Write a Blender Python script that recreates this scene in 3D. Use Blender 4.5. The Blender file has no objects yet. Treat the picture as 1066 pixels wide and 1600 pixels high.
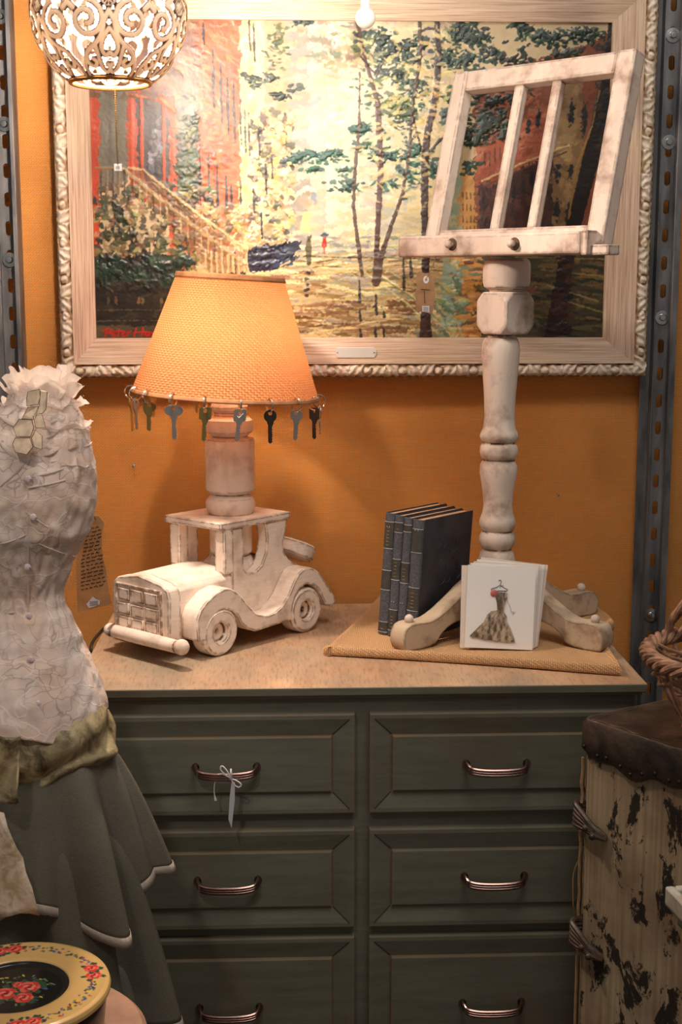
import bpy, math, random
import numpy as np
from mathutils import Vector, Matrix, noise
R = math.radians
rnd = random.Random(7)
COL = bpy.context.scene.collection

# ------------------------------------------------------------------ camera geometry
F, HZ, VX = 2128.0, 449.0, 450.0
PITCH = math.atan((800-HZ)/F)
YAW = math.atan((533-VX)*math.cos(PITCH)/F)
CAM = Vector((0, -2.566, 1.50))
FW = Vector((math.sin(YAW)*math.cos(PITCH), math.cos(YAW)*math.cos(PITCH), -math.sin(PITCH)))
RT = Vector((math.cos(YAW), -math.sin(YAW), 0))
UP = RT.cross(FW)
def ray(px, py): return FW + RT*((px-533)/F) - UP*((py-800)/F)
def PY(px, py, y):
    d = ray(px, py); return CAM + d*((y-CAM.y)/d.y)
def PZ(px, py, z):
    d = ray(px, py); return CAM + d*((z-CAM.z)/d.z)

def lin(c):
    return tuple(((v/255)/12.92 if v/255 <= .04045 else ((v/255+.055)/1.055)**2.4) for v in c)

# ------------------------------------------------------------------ node helpers
class M:
    def __init__(s, name):
        s.m = bpy.data.materials.new(name); s.m.use_nodes = True
        s.t = s.m.node_tree; s.t.nodes.clear()
        s.out = s.n('ShaderNodeOutputMaterial')
    def n(s, typ, **kw):
        nd = s.t.nodes.new(typ)
        for k, v in kw.items(): setattr(nd, k, v)
        return nd
    def put(s, sock, v):
        if isinstance(v, bpy.types.NodeSocket): s.t.links.new(v, sock)
        elif isinstance(v, (tuple, list)):
            v = tuple(v)
            if len(v) == 3 and sock.type == 'RGBA': v = v+(1,)
            sock.default_value = v
        else: sock.default_value = v
    def math(s, op, a, b=0.0, c=None, clamp=False):
        nd = s.n('ShaderNodeMath', operation=op, use_clamp=clamp)
        s.put(nd.inputs[0], a); s.put(nd.inputs[1], b)
        if c is not None: s.put(nd.inputs[2], c)
        return nd.outputs[0]
    def mix(s, f, a, b, blend='MIX'):
        nd = s.n('ShaderNodeMix', data_type='RGBA', blend_type=blend)
        s.put(nd.inputs[0], f); s.put(nd.inputs[6], a); s.put(nd.inputs[7], b)
        return nd.outputs[2]
    def coord(s, which='Object', scale=(1, 1, 1), rot=(0, 0, 0)):
        tc = s.n('ShaderNodeTexCoord'); mp = s.n('ShaderNodeMapping')
        s.t.links.new(tc.outputs[which], mp.inputs[0])
        mp.inputs['Scale'].default_value = scale; mp.inputs['Rotation'].default_value = rot
        return mp.outputs[0]
    def noise(s, vec, scale, detail=4, rough=.55, dist=0):
        nd = s.n('ShaderNodeTexNoise')
        s.put(nd.inputs['Vector'], vec); s.put(nd.inputs['Scale'], scale)
        s.put(nd.inputs['Detail'], detail); s.put(nd.inputs['Roughness'], rough); s.put(nd.inputs['Distortion'], dist)
        return nd.outputs[0]
    def ramp(s, f, stops, interp='LINEAR'):
        nd = s.n('ShaderNodeValToRGB'); s.put(nd.inputs[0], f)
        cr = nd.color_ramp; cr.interpolation = interp
        while len(cr.elements) < len(stops): cr.elements.new(.5)
        for e, (p, c) in zip(cr.elements, stops):
            e.position = p
            if not isinstance(c, (tuple, list)): c = (c, c, c)
            e.color = tuple(c)+(1,) if len(c) == 3 else c
        return nd.outputs[0]
    def bevelmask(s, radius=.003, gain=6):
        bv = s.n('ShaderNodeBevel', samples=8); s.put(bv.inputs[0], radius)
        g = s.n('ShaderNodeNewGeometry')
        d = s.n('ShaderNodeVectorMath', operation='DOT_PRODUCT')
        s.t.links.new(bv.outputs[0], d.inputs[0]); s.t.links.new(g.outputs['Normal'], d.inputs[1])
        return s.math('MULTIPLY', s.math('SUBTRACT', 1.0, d.outputs['Value']), gain, clamp=True)
    def bump(s, h, strength=.3, dist=.002, normal=None):
        nd = s.n('ShaderNodeBump'); s.put(nd.inputs['Height'], h)
        s.put(nd.inputs['Strength'], strength); s.put(nd.inputs['Distance'], dist)
        if normal is not None: s.put(nd.inputs['Normal'], normal)
        return nd.outputs[0]
    def bsdf(s, color, rough=.6, metal=0.0, bump=None, spec=.5, **kw):
        b = s.n('ShaderNodeBsdfPrincipled')
        s.put(b.inputs['Base Color'], color); s.put(b.inputs['Roughness'], rough); s.put(b.inputs['Metallic'], metal)
        s.put(b.inputs['Specular IOR Level'], spec)
        if bump is not None: s.put(b.inputs['Normal'], bump)
        for k, v in kw.items(): s.put(b.inputs[k.replace('_', ' ')], v)
        s.t.links.new(b.outputs[0], s.out.inputs[0]); s.b = b
        return s.m
    def weave(s, u, v, k):
        """over-and-under plain weave height; u, v scalar sockets, k = pi / thread pitch"""
        su = s.math('SINE', s.math('MULTIPLY', u, k)); sv = s.math('SINE', s.math('MULTIPLY', v, k))
        chk = s.math('GREATER_THAN', s.math('MULTIPLY', su, sv), 0.0)
        a = s.math('ABSOLUTE', su); b = s.math('ABSOLUTE', sv)
        return s.math('ADD', s.math('MULTIPLY', a, chk), s.math('MULTIPLY', b, s.math('SUBTRACT', 1.0, chk)))
    def sep(s, vec):
        nd = s.n('ShaderNodeSeparateXYZ'); s.t.links.new(vec, nd.inputs[0]); return nd.outputs

def wood_white(name, base, stain, streak=(1, 1, 14), edge=.75, grime=.35, edgeR=.006, coarse=18):
    m = M(name); c = m.coord('Object', scale=streak)
    c0 = m.coord('Object')
    n1 = m.noise(c, 22, 6, .65); n2 = m.noise(c0, coarse, 5, .6); n3 = m.noise(c0, 150, 3, .6)
    f = m.ramp(n1, [(.38, 0), (.62, 1)])
    col = m.mix(m.math('MULTIPLY', f, .5), base, tuple(v*.80 for v in base))
    g = m.ramp(n2, [(.50, 0), (.68, 1)])
    col = m.mix(m.math('MULTIPLY', g, grime), col, stain)
    e = m.math('MULTIPLY', m.bevelmask(edgeR, 16), m.ramp(m.noise(c0, 70, 4), [(.40, .12), (.52, 1)]), clamp=True)
    col = m.mix(m.math('MULTIPLY', e, edge), col, (stain[0]*.42, stain[1]*.33, stain[2]*.27))
    h = m.math('ADD', m.math('MULTIPLY', n1, .7), m.math('MULTIPLY', n3, .3))
    return m.bsdf(col, .62, bump=m.bump(h, .35, .0015), spec=.35)

def plain(name, c, rough=.6, metal=0, spec=.5, nscale=0, namt=.2, **kw):
    m = M(name); c = lin(c) if max(c) > 1.5 else c
    if nscale:
        n = m.noise(m.coord(), nscale, 4)
        col = m.mix(m.ramp(n, [(.35, 0), (.65, 1)]), tuple(v*(1-namt) for v in c), tuple(min(1, v*(1+namt)) for v in c))
        return m.bsdf(col, rough, metal, spec=spec, bump=m.bump(n, .2, .001), **kw)
    return m.bsdf(c, rough, metal, spec=spec, **kw)

def burlap(name, c, pitch, axes='XZ', var=.2, strength=.6, gap=.45, vscale=5):
    m = M(name); co = m.coord(); s = m.sep(co)
    ax = {'X': s[0], 'Y': m.math('ADD', s[1], m.math('MULTIPLY', s[2], 1.2)) if axes == 'XY' else s[1], 'Z': s[2]}
    w = m.noise(co, 30, 2)
    off = m.math('MULTIPLY', w, pitch*1.6)
    h = m.weave(m.math('ADD', ax[axes[0]], off), m.math('ADD', ax[axes[1]], off), math.pi/pitch)
    big = m.noise(co, vscale, 5, .6)
    slub = m.noise(m.coord(scale=(1, 1, 30) if axes[1] == 'Z' else (1, 30, 1)), 25, 3)
    c = lin(c)
    col = m.mix(m.ramp(h, [(.1, 0), (.75, 1)]), tuple(v*gap for v in c), tuple(min(1, v*1.12) for v in c))
    col = m.mix(m.math('MULTIPLY', m.ramp(big, [(.35, 0), (.68, 1)]), var), col, tuple(v*.5 for v in c))
    col = m.mix(m.math('MULTIPLY', m.ramp(slub, [(.5, 0), (.75, 1)]), .25), col, tuple(min(1, v*1.5) for v in c))
    hh = m.math('ADD', h, m.math('MULTIPLY', big, 3))
    return m.bsdf(col, .95, bump=m.bump(hh, strength, .0015), spec=.15)

# ------------------------------------------------------------------ mesh builder
def root_matrix(o):
    mt = Matrix.Identity(4)
    while o is not None:
        mt = o.matrix_basis @ mt; o = o.parent
    return mt
def basis(o, loc=(0, 0, 0), rz=0):
    o.location = loc; o.rotation_euler = (0, 0, rz)
    o.matrix_basis = Matrix.Translation(Vector(loc)) @ Matrix.Rotation(rz, 4, 'Z')

class MB:
    def __init__(s): s.v = []; s.f = []; s.uv = None
    def add(s, vs, fs, mat=None):
        o = len(s.v)
        s.v += [Vector(v) if mat is None else mat @ Vector(v) for v in vs]
        s.f += [tuple(i+o for i in f) for f in fs]
        return s
    def box(s, a, b, mat=None):
        (x0, y0, z0), (x1, y1, z1) = a, b
        if x0 > x1: x0, x1 = x1, x0
        if y0 > y1: y0, y1 = y1, y0
        if z0 > z1: z0, z1 = z1, z0
        vs = [(x0, y0, z0), (x1, y0, z0), (x1, y1, z0), (x0, y1, z0), (x0, y0, z1), (x1, y0, z1), (x1, y1, z1), (x0, y1, z1)]
        return s.add(vs, [(3, 2, 1, 0), (4, 5, 6, 7), (0, 1, 5, 4), (1, 2, 6, 5), (2, 3, 7, 6), (3, 0, 4, 7)], mat)
    def frustum(s, base, top, mat=None):
        n = len(base); vs = list(base)+list(top)
        fs = [tuple(reversed(range(n))), tuple(range(n, 2*n))]+[(i, (i+1) % n, n+(i+1) % n, n+i) for i in range(n)]
        return s.add(vs, fs, mat)
    def poly(s, pts, fn0, fn1, mat=None):
        """extrude a 2D outline between two mappings"""
        return s.frustum([fn0(*p) for p in pts], [fn1(*p) for p in pts], mat)
    def lathe(s, prof, seg=40, c=(0, 0), mat=None, squash=None):
        vs = []; fs = []; n = len(prof)
        for k in range(seg):
            a = 2*math.pi*k/seg; ca, sa = math.cos(a), math.sin(a)
            for r, z in prof: vs.append((c[0]+r*ca, c[1]+r*sa, z))
        for k in range(seg):
            k2 = (k+1) % seg
            for i in range(n-1):
                fs.append((k*n+i, k2*n+i, k2*n+i+1, k*n+i+1))
        o = len(vs)
        if prof[0][0] > 1e-6: fs.append(tuple(k*n for k in reversed(range(seg))))
        if prof[-1][0] > 1e-6: fs.append(tuple(k*n+n-1 for k in range(seg)))
        return s.add(vs, fs, mat)
    def tube(s, pts, rad, seg=8, closed=False, mat=None, flat=1.0, up=None):
        pts = [Vector(p) for p in pts]; n = len(pts)
        rs = rad if isinstance(rad, (list, tuple)) else [rad]*n
        vs = []; fs = []; prev = None
        for i, p in enumerate(pts):
            if closed: t = pts[(i+1) % n]-pts[i-1]
            else: t = pts[min(i+1, n-1)]-pts[max(i-1, 0)]
            if t.length < 1e-9: t = Vector((0, 0, 1))
            t.normalize()
            if prev is None:
                a = Vector(up) if up else (Vector((0, 0, 1)) if abs(t.z) < .9 else Vector((1, 0, 0)))
                nrm = (a - t*a.dot(t)).normalized()
            else:
                nrm = (prev - t*prev.dot(t))
                nrm = nrm.normalized() if nrm.length > 1e-6 else Vector((1, 0, 0))
            prev = nrm; b = t.cross(nrm)
            for k in range(seg):
                a = 2*math.pi*k/seg
                vs.append(p + (nrm*math.cos(a)*flat + b*math.sin(a))*rs[i])
        m = n if closed else n-1
        for i in range(m):
            j = (i+1) % n
            for k in range(seg):
                k2 = (k+1) % seg
                fs.append((i*seg+k, i*seg+k2, j*seg+k2, j*seg+k))
        if not closed:
            fs.append(tuple(reversed(range(seg)))); fs.append(tuple((n-1)*seg+k for k in range(seg)))
        return s.add(vs, fs, mat)
    def sphere(s, c, r, seg=20, rings=12, sc=(1, 1, 1)):
        prof = [(r*math.sin(math.pi*i/rings), -r*math.cos(math.pi*i/rings)) for i in range(rings+1)]
        prof[0] = (0, -r); prof[-1] = (0, r)
        return s.lathe(prof, seg, mat=Matrix.Translation(Vector(c)) @ Matrix.Diagonal((sc[0], sc[1], sc[2], 1)))
    def grid(s, fn, nu, nv, closeu=False):
        vs = [fn(i, j) for i in range(nu) for j in range(nv)]; fs = []
        for i in range(nu if closeu else nu-1):
            i2 = (i+1) % nu
            for j in range(nv-1): fs.append((i*nv+j, i2*nv+j, i2*nv+j+1, i*nv+j+1))
        return s.add(vs, fs)
    def build(s, name, mat, parent=None, world=True, smooth=False, bevel=0, bseg=2, subsurf=0, solid=0, angle=40, weld=True):
        """links ONE mesh object; world=True: the coordinates are world ones"""
        inv = root_matrix(parent).inverted() if (parent is not None and world) else Matrix.Identity(4)
        me = bpy.data.meshes.new(name)
        org = Vector((0, 0, 0))
        vs = [inv @ v for v in s.v]
        if parent is None:   # the origin at the base of a one-mesh thing
            xs = [v.x for v in vs]; ys = [v.y for v in vs]; zs = [v.z for v in vs]
            org = Vector(((min(xs)+max(xs))/2, (min(ys)+max(ys))/2, min(zs)))
            vs = [v-org for v in vs]
        me.from_pydata([tuple(v) for v in vs], [], s.f)
        me.validate(); me.update()
        import bmesh
        if weld:
            bm = bmesh.new(); bm.from_mesh(me)
            bmesh.ops.remove_doubles(bm, verts=bm.verts, dist=1e-6)
            bmesh.ops.recalc_face_normals(bm, faces=bm.faces)
            bm.to_mesh(me); bm.free()
        if smooth or bevel or subsurf:
            for p in me.polygons: p.use_smooth = True
        ob = bpy.data.objects.new(name, me); COL.objects.link(ob)
        if parent is not None: ob.parent = parent
        basis(ob, org)
        if mat: me.materials.append(mat)
        if solid:
            md = ob.modifiers.new('solid', 'SOLIDIFY'); md.thickness = solid; md.offset = 0
        if bevel:
            md = ob.modifiers.new('bevel', 'BEVEL'); md.width = bevel; md.segments = bseg; md.limit_method = 'ANGLE'; md.angle_limit = R(35)
            md.harden_normals = False
        if subsurf:
            md = ob.modifiers.new('sub', 'SUBSURF'); md.levels = subsurf; md.render_levels = subsurf
        if (smooth or bevel) and not subsurf:
            try:
                me.set_sharp_from_angle(angle=R(angle))
            except Exception: pass
        return ob

def tag(o, label=None, cat=None, group=None, kind=None):
    if label: o['label'] = label
    if cat: o['category'] = cat
    if group: o['group'] = group
    if kind: o['kind'] = kind
    return o
def thing(name, label, cat, loc=(0, 0, 0), rz=0, group=None):
    o = bpy.data.objects.new(name, None); COL.objects.link(o); o.empty_display_size = .05
    basis(o, loc, rz); return tag(o, label, cat, group)

def crom(pts, n=6, closed=False):
    """Catmull-Rom through points"""
    P = [Vector(p) for p in pts]; out = []; L = len(P)
    for i in range(L if closed else L-1):
        p0 = P[(i-1) % L] if closed or i > 0 else P[0]
        p1 = P[i]; p2 = P[(i+1) % L]
        p3 = P[(i+2) % L] if closed or i+2 < L else P[-1]
        for k in range(n):
            t = k/n
            out.append(.5*((2*p1)+(p2-p0)*t+(2*p0-5*p1+4*p2-p3)*t*t+(-p0+3*p1-3*p2+p3)*t**3))
    if not closed: out.append(P[-1])
    return out

# ------------------------------------------------------------------ materials
W_CAR = wood_white('white_painted_wood', lin((248, 228, 210)), lin((150, 106, 66)), grime=.45, edge=1.0, edgeR=.008)
W_COL = wood_white('white_turned_wood', lin((246, 222, 202)), lin((160, 110, 68)), streak=(1, 1, .15), grime=.5, edge=.7)
W_STAND = wood_white('whitewashed_stand_wood', lin((226, 206, 190)), lin((132, 98, 74)), streak=(1, 1, .25), grime=.8, edge=1.0, coarse=16, edgeR=.008)
W_RAIL = wood_white('whitewashed_rail_wood', lin((214, 192, 176)), lin((136, 104, 86)), streak=(3, 3, .3), grime=.75, edge=1.0, edgeR=.008)
W_FOOT = wood_white('weathered_foot_wood', lin((198, 176, 150)), lin((122, 92, 68)), streak=(1, 1, 1), grime=.7, edge=.75, coarse=22)
W_PLAINFRAME = None
def frame_mat(name, axis):
    m = M(name); sc = (60, 60, 1.2) if axis == 'Z' else (1.2, 60, 60)
    c = m.coord(scale=sc); n = m.noise(c, 7, 5, .6); n2 = m.noise(m.coord(), 9, 3)
    col = m.mix(m.ramp(n, [(.36, 0), (.62, 1)]), lin((178, 142, 118)), lin((222, 196, 174)))
    col = m.mix(m.math('MULTIPLY', m.ramp(n2, [(.45, 0), (.65, 1)]), .3), col, lin((212, 190, 150)))
    return m.bsdf(col, .6, bump=m.bump(n, .5, .0015), spec=.3)
FR_V = frame_mat('combed_wood_upright', 'Z'); FR_H = frame_mat('combed_wood_across', 'X')
def carved_mat():
    m = M('carved_border_paint')
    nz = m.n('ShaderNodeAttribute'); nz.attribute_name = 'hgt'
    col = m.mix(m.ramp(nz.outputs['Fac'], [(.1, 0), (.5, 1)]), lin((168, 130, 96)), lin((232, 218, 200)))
    g = m.ramp(m.noise(m.coord(), 25, 3), [(.5, 0), (.7, 1)])
    col = m.mix(m.math('MULTIPLY', g, .4), col, lin((205, 182, 130)))
    return m.bsdf(col, .5, spec=.4)
CARVED = carved_mat()
WALL = burlap('burlap_wall_cloth', (216, 146, 78), .0027, 'XZ', var=.28, strength=.5, gap=.62, vscale=4)
MATCLOTH = burlap('folded_burlap', (214, 168, 122), .0032, 'XY', var=.15, strength=.7, gap=.45)
def steel():
    m = M('slotted_steel'); n = m.noise(m.coord(scale=(1, 1, .2)), 40, 5)
    col = m.mix(m.ramp(n, [(.35, 0), (.7, 1)]), lin((84, 84, 86)), lin((138, 136, 136)))
    return m.bsdf(col, .5, .55, bump=m.bump(n, .2, .001))
STEEL = steel(); BOLT = plain('bolt_metal', (205, 205, 205), .25, 1)
def dresser_mat(name, base, rub, edge, streak, roughness=.5, amt=.5):
    m = M(name); c = m.coord(scale=streak); c0 = m.coord()
    n = m.noise(c, 9, 6, .65); n2 = m.noise(c0, 6, 5, .6); n3 = m.noise(c0, 70, 3)
    col = m.mix(m.math('MULTIPLY', m.ramp(n, [(.4, 0), (.66, 1)]), amt), base, tuple(v*.55 for v in base))
    col = m.mix(m.math('MULTIPLY', m.ramp(n2, [(.45, 0), (.72, 1)]), amt), col, rub)
    e = m.math('MULTIPLY', m.bevelmask(.005, 10), m.ramp(m.noise(m.coord(scale=streak), 14, 4), [(.38, .2), (.56, 1)]))
    col = m.mix(m.math('MULTIPLY', e, .8), col, edge)
    return m.bsdf(col, roughness, bump=m.bump(m.math('ADD', n, n3), .15, .001), spec=.4)
D_FRONT = dresser_mat('green_grey_paint', lin((114, 112, 96)), lin((98, 80, 62)), lin((150, 112, 74)), (1, 1, 9))
def top_mat():
    m = M('worn_dresser_top'); c = m.coord(scale=(1, .35, 1)); c0 = m.coord()
    n = m.noise(c, 11, 7, .65, .4); n2 = m.noise(c0, 4.5, 4, .6); n3 = m.noise(m.coord(scale=(8, 1, 1)), 30, 3)
    col = m.mix(m.ramp(n, [(.34, 0), (.66, 1)]), lin((156, 122, 96)), lin((214, 174, 138)))
    col = m.mix(m.math('MULTIPLY', m.ramp(n2, [(.42, 0), (.62, 1)]), .75), col, lin((158, 144, 124)))
    col = m.mix(m.math('MULTIPLY', m.ramp(n3, [(.5, 0), (.75, 1)]), .6), col, lin((112, 84, 60)))
    e = m.bevelmask(.004, 6)
    col = m.mix(m.math('MULTIPLY', e, .6), col, lin((168, 112, 72)))
    return m.bsdf(col, .42, bump=m.bump(n, .12, .001), spec=.45)
D_TOP = top_mat()
HANDLE = plain('dark_copper_pull', (138, 108, 100), .2, .95)
PAPER = plain('white_card_paper', (252, 249, 244), .5)
PAPER2 = plain('cream_card_paper', (238, 222, 208), .6)
KRAFT = plain('kraft_paper', (150, 112, 76), .8, nscale=40)
INK = plain('dark_ink', (54, 34, 26), .8)
LABELW = plain('pale_label', (206, 204, 210), .6)
LABELI = plain('grey_label_print', (110, 112, 128), .7)
RIBBON = plain('white_ribbon', (220, 212, 206), .6)
STRING = plain('tan_string', (140, 108, 70), .8)
BLACK = plain('black_rubber', (30, 24, 20), .5)
WHITEP = plain('glossy_white_plastic', (240, 232, 224), .25)
BRASS = plain('aged_brass', (150, 120, 62), .35, .9)
FLOORM = dresser_mat('brown_floorboards', lin((96, 70, 50)), lin((60, 44, 34)), lin((60, 40, 30)), (1, 12, 1))

# ------------------------------------------------------------------ setting
def struct(name, mb, mat, **kw):
    o = mb.build(name, mat, **kw); o['kind'] = 'structure'; return o
wb = MB()
def wallfn(i, j):
    x = -1.6+3.4*i/170; z = 2.7*j/150
    y = .012 + .006*noise.noise(Vector((x*2.2, z*1.4, 3))) + .004*noise.noise(Vector((x*7, z*2, 8)))
    crease = math.exp(-((z-1.23-.05*x)**2)/.00006)*.0025 + math.exp(-((z-1.03+.03*x)**2)/.0001)*.002 \
           + math.exp(-((x-.075-.02*z)**2)/.00008)*.002*(1 if z < 1.3 else 0)
    y -= crease
    return (x, y, z)
wb.grid(wallfn, 171, 151)
fl = len(wb.v)
wb.box((-1.6, .03, 0), (1.8, .08, 2.7))
struct('wall_back', wb, WALL, smooth=True, angle=60)
struct('floor', MB().box((-1.6, -2.9, -.05), (1.8, .08, 0)), FLOORM)

# nails and pins left in the burlap
def nail(px, py, r, label):
    p = PY(px, py, 0.006); mb = MB()
    mb.tube([p+Vector((0, .014, .004)), p+Vector((0, -.010, 0))], .0011, 6)
    mb.sphere(p+Vector((0, -.011, 0)), r, 10, 6, (1, .4, 1))
    tag(mb.build('nail', BOLT, smooth=True), label, 'nail')
nail(210, 727, .0035, 'small silver nail in the orange wall left of the lamp column')
nail(131, 618, .0028, 'tiny nail in the wall just right of the dress ruffle')
nail(871, 773, .0024, 'tiny dark nail in the wall right of the book stand post')

# slotted steel posts
def post(x0, w, label, phase, bolts, side, zr=(0, 2.3)):
    """channel with slots in its web; side=+1: web right of the wide front flange"""
    t = thing('slotted_steel_post', label, 'post', (x0+w/2, -.03, 0))
    z0, z1 = zr
    fl = MB()
    if side > 0:
        fl.box((x0, -.014, z0), (x0+.020, -.0115, z1)); fl.box((x0+.0178, -.036, z0), (x0+.0200, -.0120, z1))      # wide front flange
        fl.build('front_flange', STEEL, t, bevel=.0008)
        MB().box((x0+w-.012, -.052, z0), (x0+w, -.004, z1)).build('side_flange', STEEL, t, bevel=.001)
        wx0, wx1, wy = x0+.0185, x0+w-.012, -.034
    else:
        fl.box((x0+w-.008, -.055, z0), (x0+w, -.01, z1)); fl.build('side_flange', STEEL, t, bevel=.001)
        MB().box((x0-.03, -.045, z0), (x0-.006, -.030, z1)).build('back_flange', STEEL, t, bevel=.001)
        wx0, wx1, wy = x0-.006, x0+w-.008, -.034
    # slotted web: strip mesh with long holes
    web = MB(); cx = (wx0+wx1)/2 + (.001 if side > 0 else .002); hw = .0055; pitch = .0508; hh = .013
    z = z0
    def q(xa, xb, za, zb): web.box((xa, wy, za), (xb, wy+.002, zb))
    q(wx0, cx-hw, z0, z1); q(cx+hw, wx1, z0, z1)
    k = 0; z = z0
    zc = z0+phase
    while zc < z1:
        q(cx-hw, cx+hw, z, zc-hh)
        # rounded ends of the slot
        for sgn in (-1, 1):
            ez = zc+sgn*hh; cz = zc+sgn*(hh-hw)
            for s2 in (-1, 1):
                arc = [(cx+s2*hw*math.cos(a), cz+sgn*hw*math.sin(a)) for a in [R(d) for d in (0, 22, 45, 67, 90)]]
                pts = arc+[(cx+s2*hw, ez)]
                web.poly(pts, lambda a, b: (a, wy, b), lambda a, b: (a, wy+.002, b))
        z = zc+hh; zc += pitch
    q(cx-hw, cx+hw, z, z1)
    web.build('slotted_web', STEEL, t)
    for bz in bolts:
        p = Vector((cx, wy-.001, bz)); b = MB()
        b.lathe([(0, .0), (.013, .0), (.013, .0015), (.0065, .002), (.0065, .0055), (.005, .0075), (0, .008)], 18,
                mat=Matrix.Translation(p) @ Matrix.Rotation(R(90), 4, 'X'))
        b.build('bolt', BOLT, t, smooth=True)
post(-.513, .029, 'slotted grey steel post at the far left behind the dress form', .03,
     [PY(5, 26, -.035).z, PY(12, 194, -.035).z, PY(18, 406, -.035).z], -1)
post(.6625, .056, 'slotted grey steel post right of the framed painting', .02,
     [PY(1041, 55, -.035).z, PY(1035, 222, -.035).z, PY(1026, 496, -.035).z, PY(1001, 961, -.035).z], 1)

# ------------------------------------------------------------------ framed painting
exec_painting = True
def paint_canvas():
    W, H = 820, 500
    rs = np.random.RandomState(5)
    img = np.zeros((H, W, 3), np.float32); hg = np.zeros((H, W), np.float32)
    def T(x, y):     # photo px -> canvas px
        t = (y-30)/500.0
        lx = 135+13*t; rx = 955-15*t
        ty = 28+14*(x-135)/820
        return (x-lx)/(rx-lx)*W, (y-ty)/(531-ty)*H
    def noise2(w, h, c):
        a = rs.rand(c+2, int(c*w/h)+3).astype(np.float32)
        ys = np.linspace(0, c, h); xs = np.linspace(0, a.shape[1]-2.001, w)
        yi = ys.astype(int); xi = xs.astype(int); fy = (ys-yi)[:, None]; fx = (xs-xi)[None]
        fy = fy*fy*(3-2*fy); fx = fx*fx*(3-2*fx)
        return (a[yi][:, xi]*(1-fy)*(1-fx)+a[yi+1][:, xi]*fy*(1-fx)+a[yi][:, xi+1]*(1-fy)*fx+a[yi+1][:, xi+1]*fy*fx)
    N = [noise2(W, H, c) for c in (6, 14, 34, 80, 160)]
    fbm = N[0]*.35+N[1]*.25+N[2]*.2+N[3]*.12+N[4]*.08
    rag = (N[3]-.5)*.6+(N[4]-.5)*.8
    YY, XX = np.mgrid[0:H, 0:W].astype(np.float32)
    def win(x0, y0, x1, y1, m=3):
        return max(0, int(y0-m)), min(H, int(y1+m)+1), max(0, int(x0-m)), min(W, int(x1+m)+1)
    def put(sl, a, col, h):
        y0, y1, x0, x1 = sl
        if y1 <= y0 or x1 <= x0: return
        c = np.array(col, np.float32)
        img[y0:y1, x0:x1] = img[y0:y1, x0:x1]*(1-a[..., None])+c*a[..., None]
        hg[y0:y1, x0:x1] += a*h
    def dab(x, y, rx, ry, ang, col, h=.3, al=1, jit=12, raw=False):
        if not raw: x, y = T(x, y)
        r = max(rx, ry); sl = win(x-r, y-r, x+r, y+r); y0, y1, x0, x1 = sl
        if y1 <= y0 or x1 <= x0: return
        dx = XX[y0:y1, x0:x1]-x; dy = YY[y0:y1, x0:x1]-y; ca, sa = math.cos(ang), math.sin(ang)
        u = (dx*ca+dy*sa)/rx; v = (-dx*sa+dy*ca)/ry
        d = np.sqrt(u*u+v*v)+rag[y0:y1, x0:x1]*1.0
        a = np.clip((1-d)*3, 0, 1)*al
        c = np.array(col)+rs.randn(3)*jit*.5+rs.randn()*jit
        put(sl, a, c, h*(.6+.5*rs.rand())*(1+.5*np.clip(d, 0, 1)))
    def poly(pts, col, rough=4, al=1, soft=1.5):
        P = np.array([T(*p) for p in pts]); sl = win(P[:, 0].min(), P[:, 1].min(), P[:, 0].max(), P[:, 1].max(), 8)
        y0, y1, x0, x1 = sl
        if y1 <= y0 or x1 <= x0: return
        x = XX[y0:y1, x0:x1]+(N[3][y0:y1, x0:x1]-.5)*rough*2; y = YY[y0:y1, x0:x1]+(N[4][y0:y1, x0:x1]-.5)*rough*2
        ins = np.zeros(x.shape, bool); n = len(P); 
        for i in range(n):
            xa, ya = P[i]; xb, yb = P[(i+1) % n]
            if ya == yb: continue
            c = ((y >= ya) != (y >= yb)) & (x < (xb-xa)*(y-ya)/(yb-ya)+xa)
            ins ^= c
        a = ins.astype(np.float32)*al
        tex = ((fbm[y0:y1, x0:x1]-.5)*50)[..., None]
        img[y0:y1, x0:x1] = img[y0:y1, x0:x1]*(1-a[..., None])+(np.array(col, np.float32)+tex)*a[..., None]
    def line(pts, w, col, h=.5, al=1, rough=1, raw=False):
        P = [p if raw else T(*p) for p in pts]
        ws = w if isinstance(w, (list, tuple)) else [w]*len(P)
        for i in range(len(P)-1):
            (xa, ya), (xb, yb) = P[i], P[i+1]; wa, wb_ = ws[i], ws[i+1]; wm = max(wa, wb_)+2
            sl = win(min(xa, xb)-wm, min(ya, yb)-wm, max(xa, xb)+wm, max(ya, yb)+wm); y0, y1, x0, x1 = sl
            if y1 <= y0 or x1 <= x0: continue
            X = XX[y0:y1, x0:x1]; Y = YY[y0:y1, x0:x1]
            L2 = (xb-xa)**2+(yb-ya)**2+1e-6; t = np.clip(((X-xa)*(xb-xa)+(Y-ya)*(yb-ya))/L2, 0, 1)
            d = np.hypot(X-xa-t*(xb-xa), Y-ya-t*(yb-ya)); ww = (wa+(wb_-wa)*t)/2
            d = d+rag[y0:y1, x0:x1]*rough*2.2
            a = np.clip(ww-d+.6, 0, 1)*al
            put(sl, a, np.array(col)+rs.randn()*3, h)
    def field(x0, y0, x1, y1, n, rx, ry, cols, ang=(0, .3), h=.35, al=.9, jit=12, poly_=None):
        for _ in range(n):
            x = rs.uniform(x0, x1); y = rs.uniform(y0, y1)
            c = cols[rs.randint(len(cols))]
            k = rs.uniform(.6, 1.4)
            dab(x, y, rx*k, ry*k*rs.uniform(.7, 1.2), ang[0]+rs.randn()*ang[1], c, h, al, jit)
    # ground
    img[:] = np.array((214, 194, 160)); img += ((fbm-.5)*40)[..., None]
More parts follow.
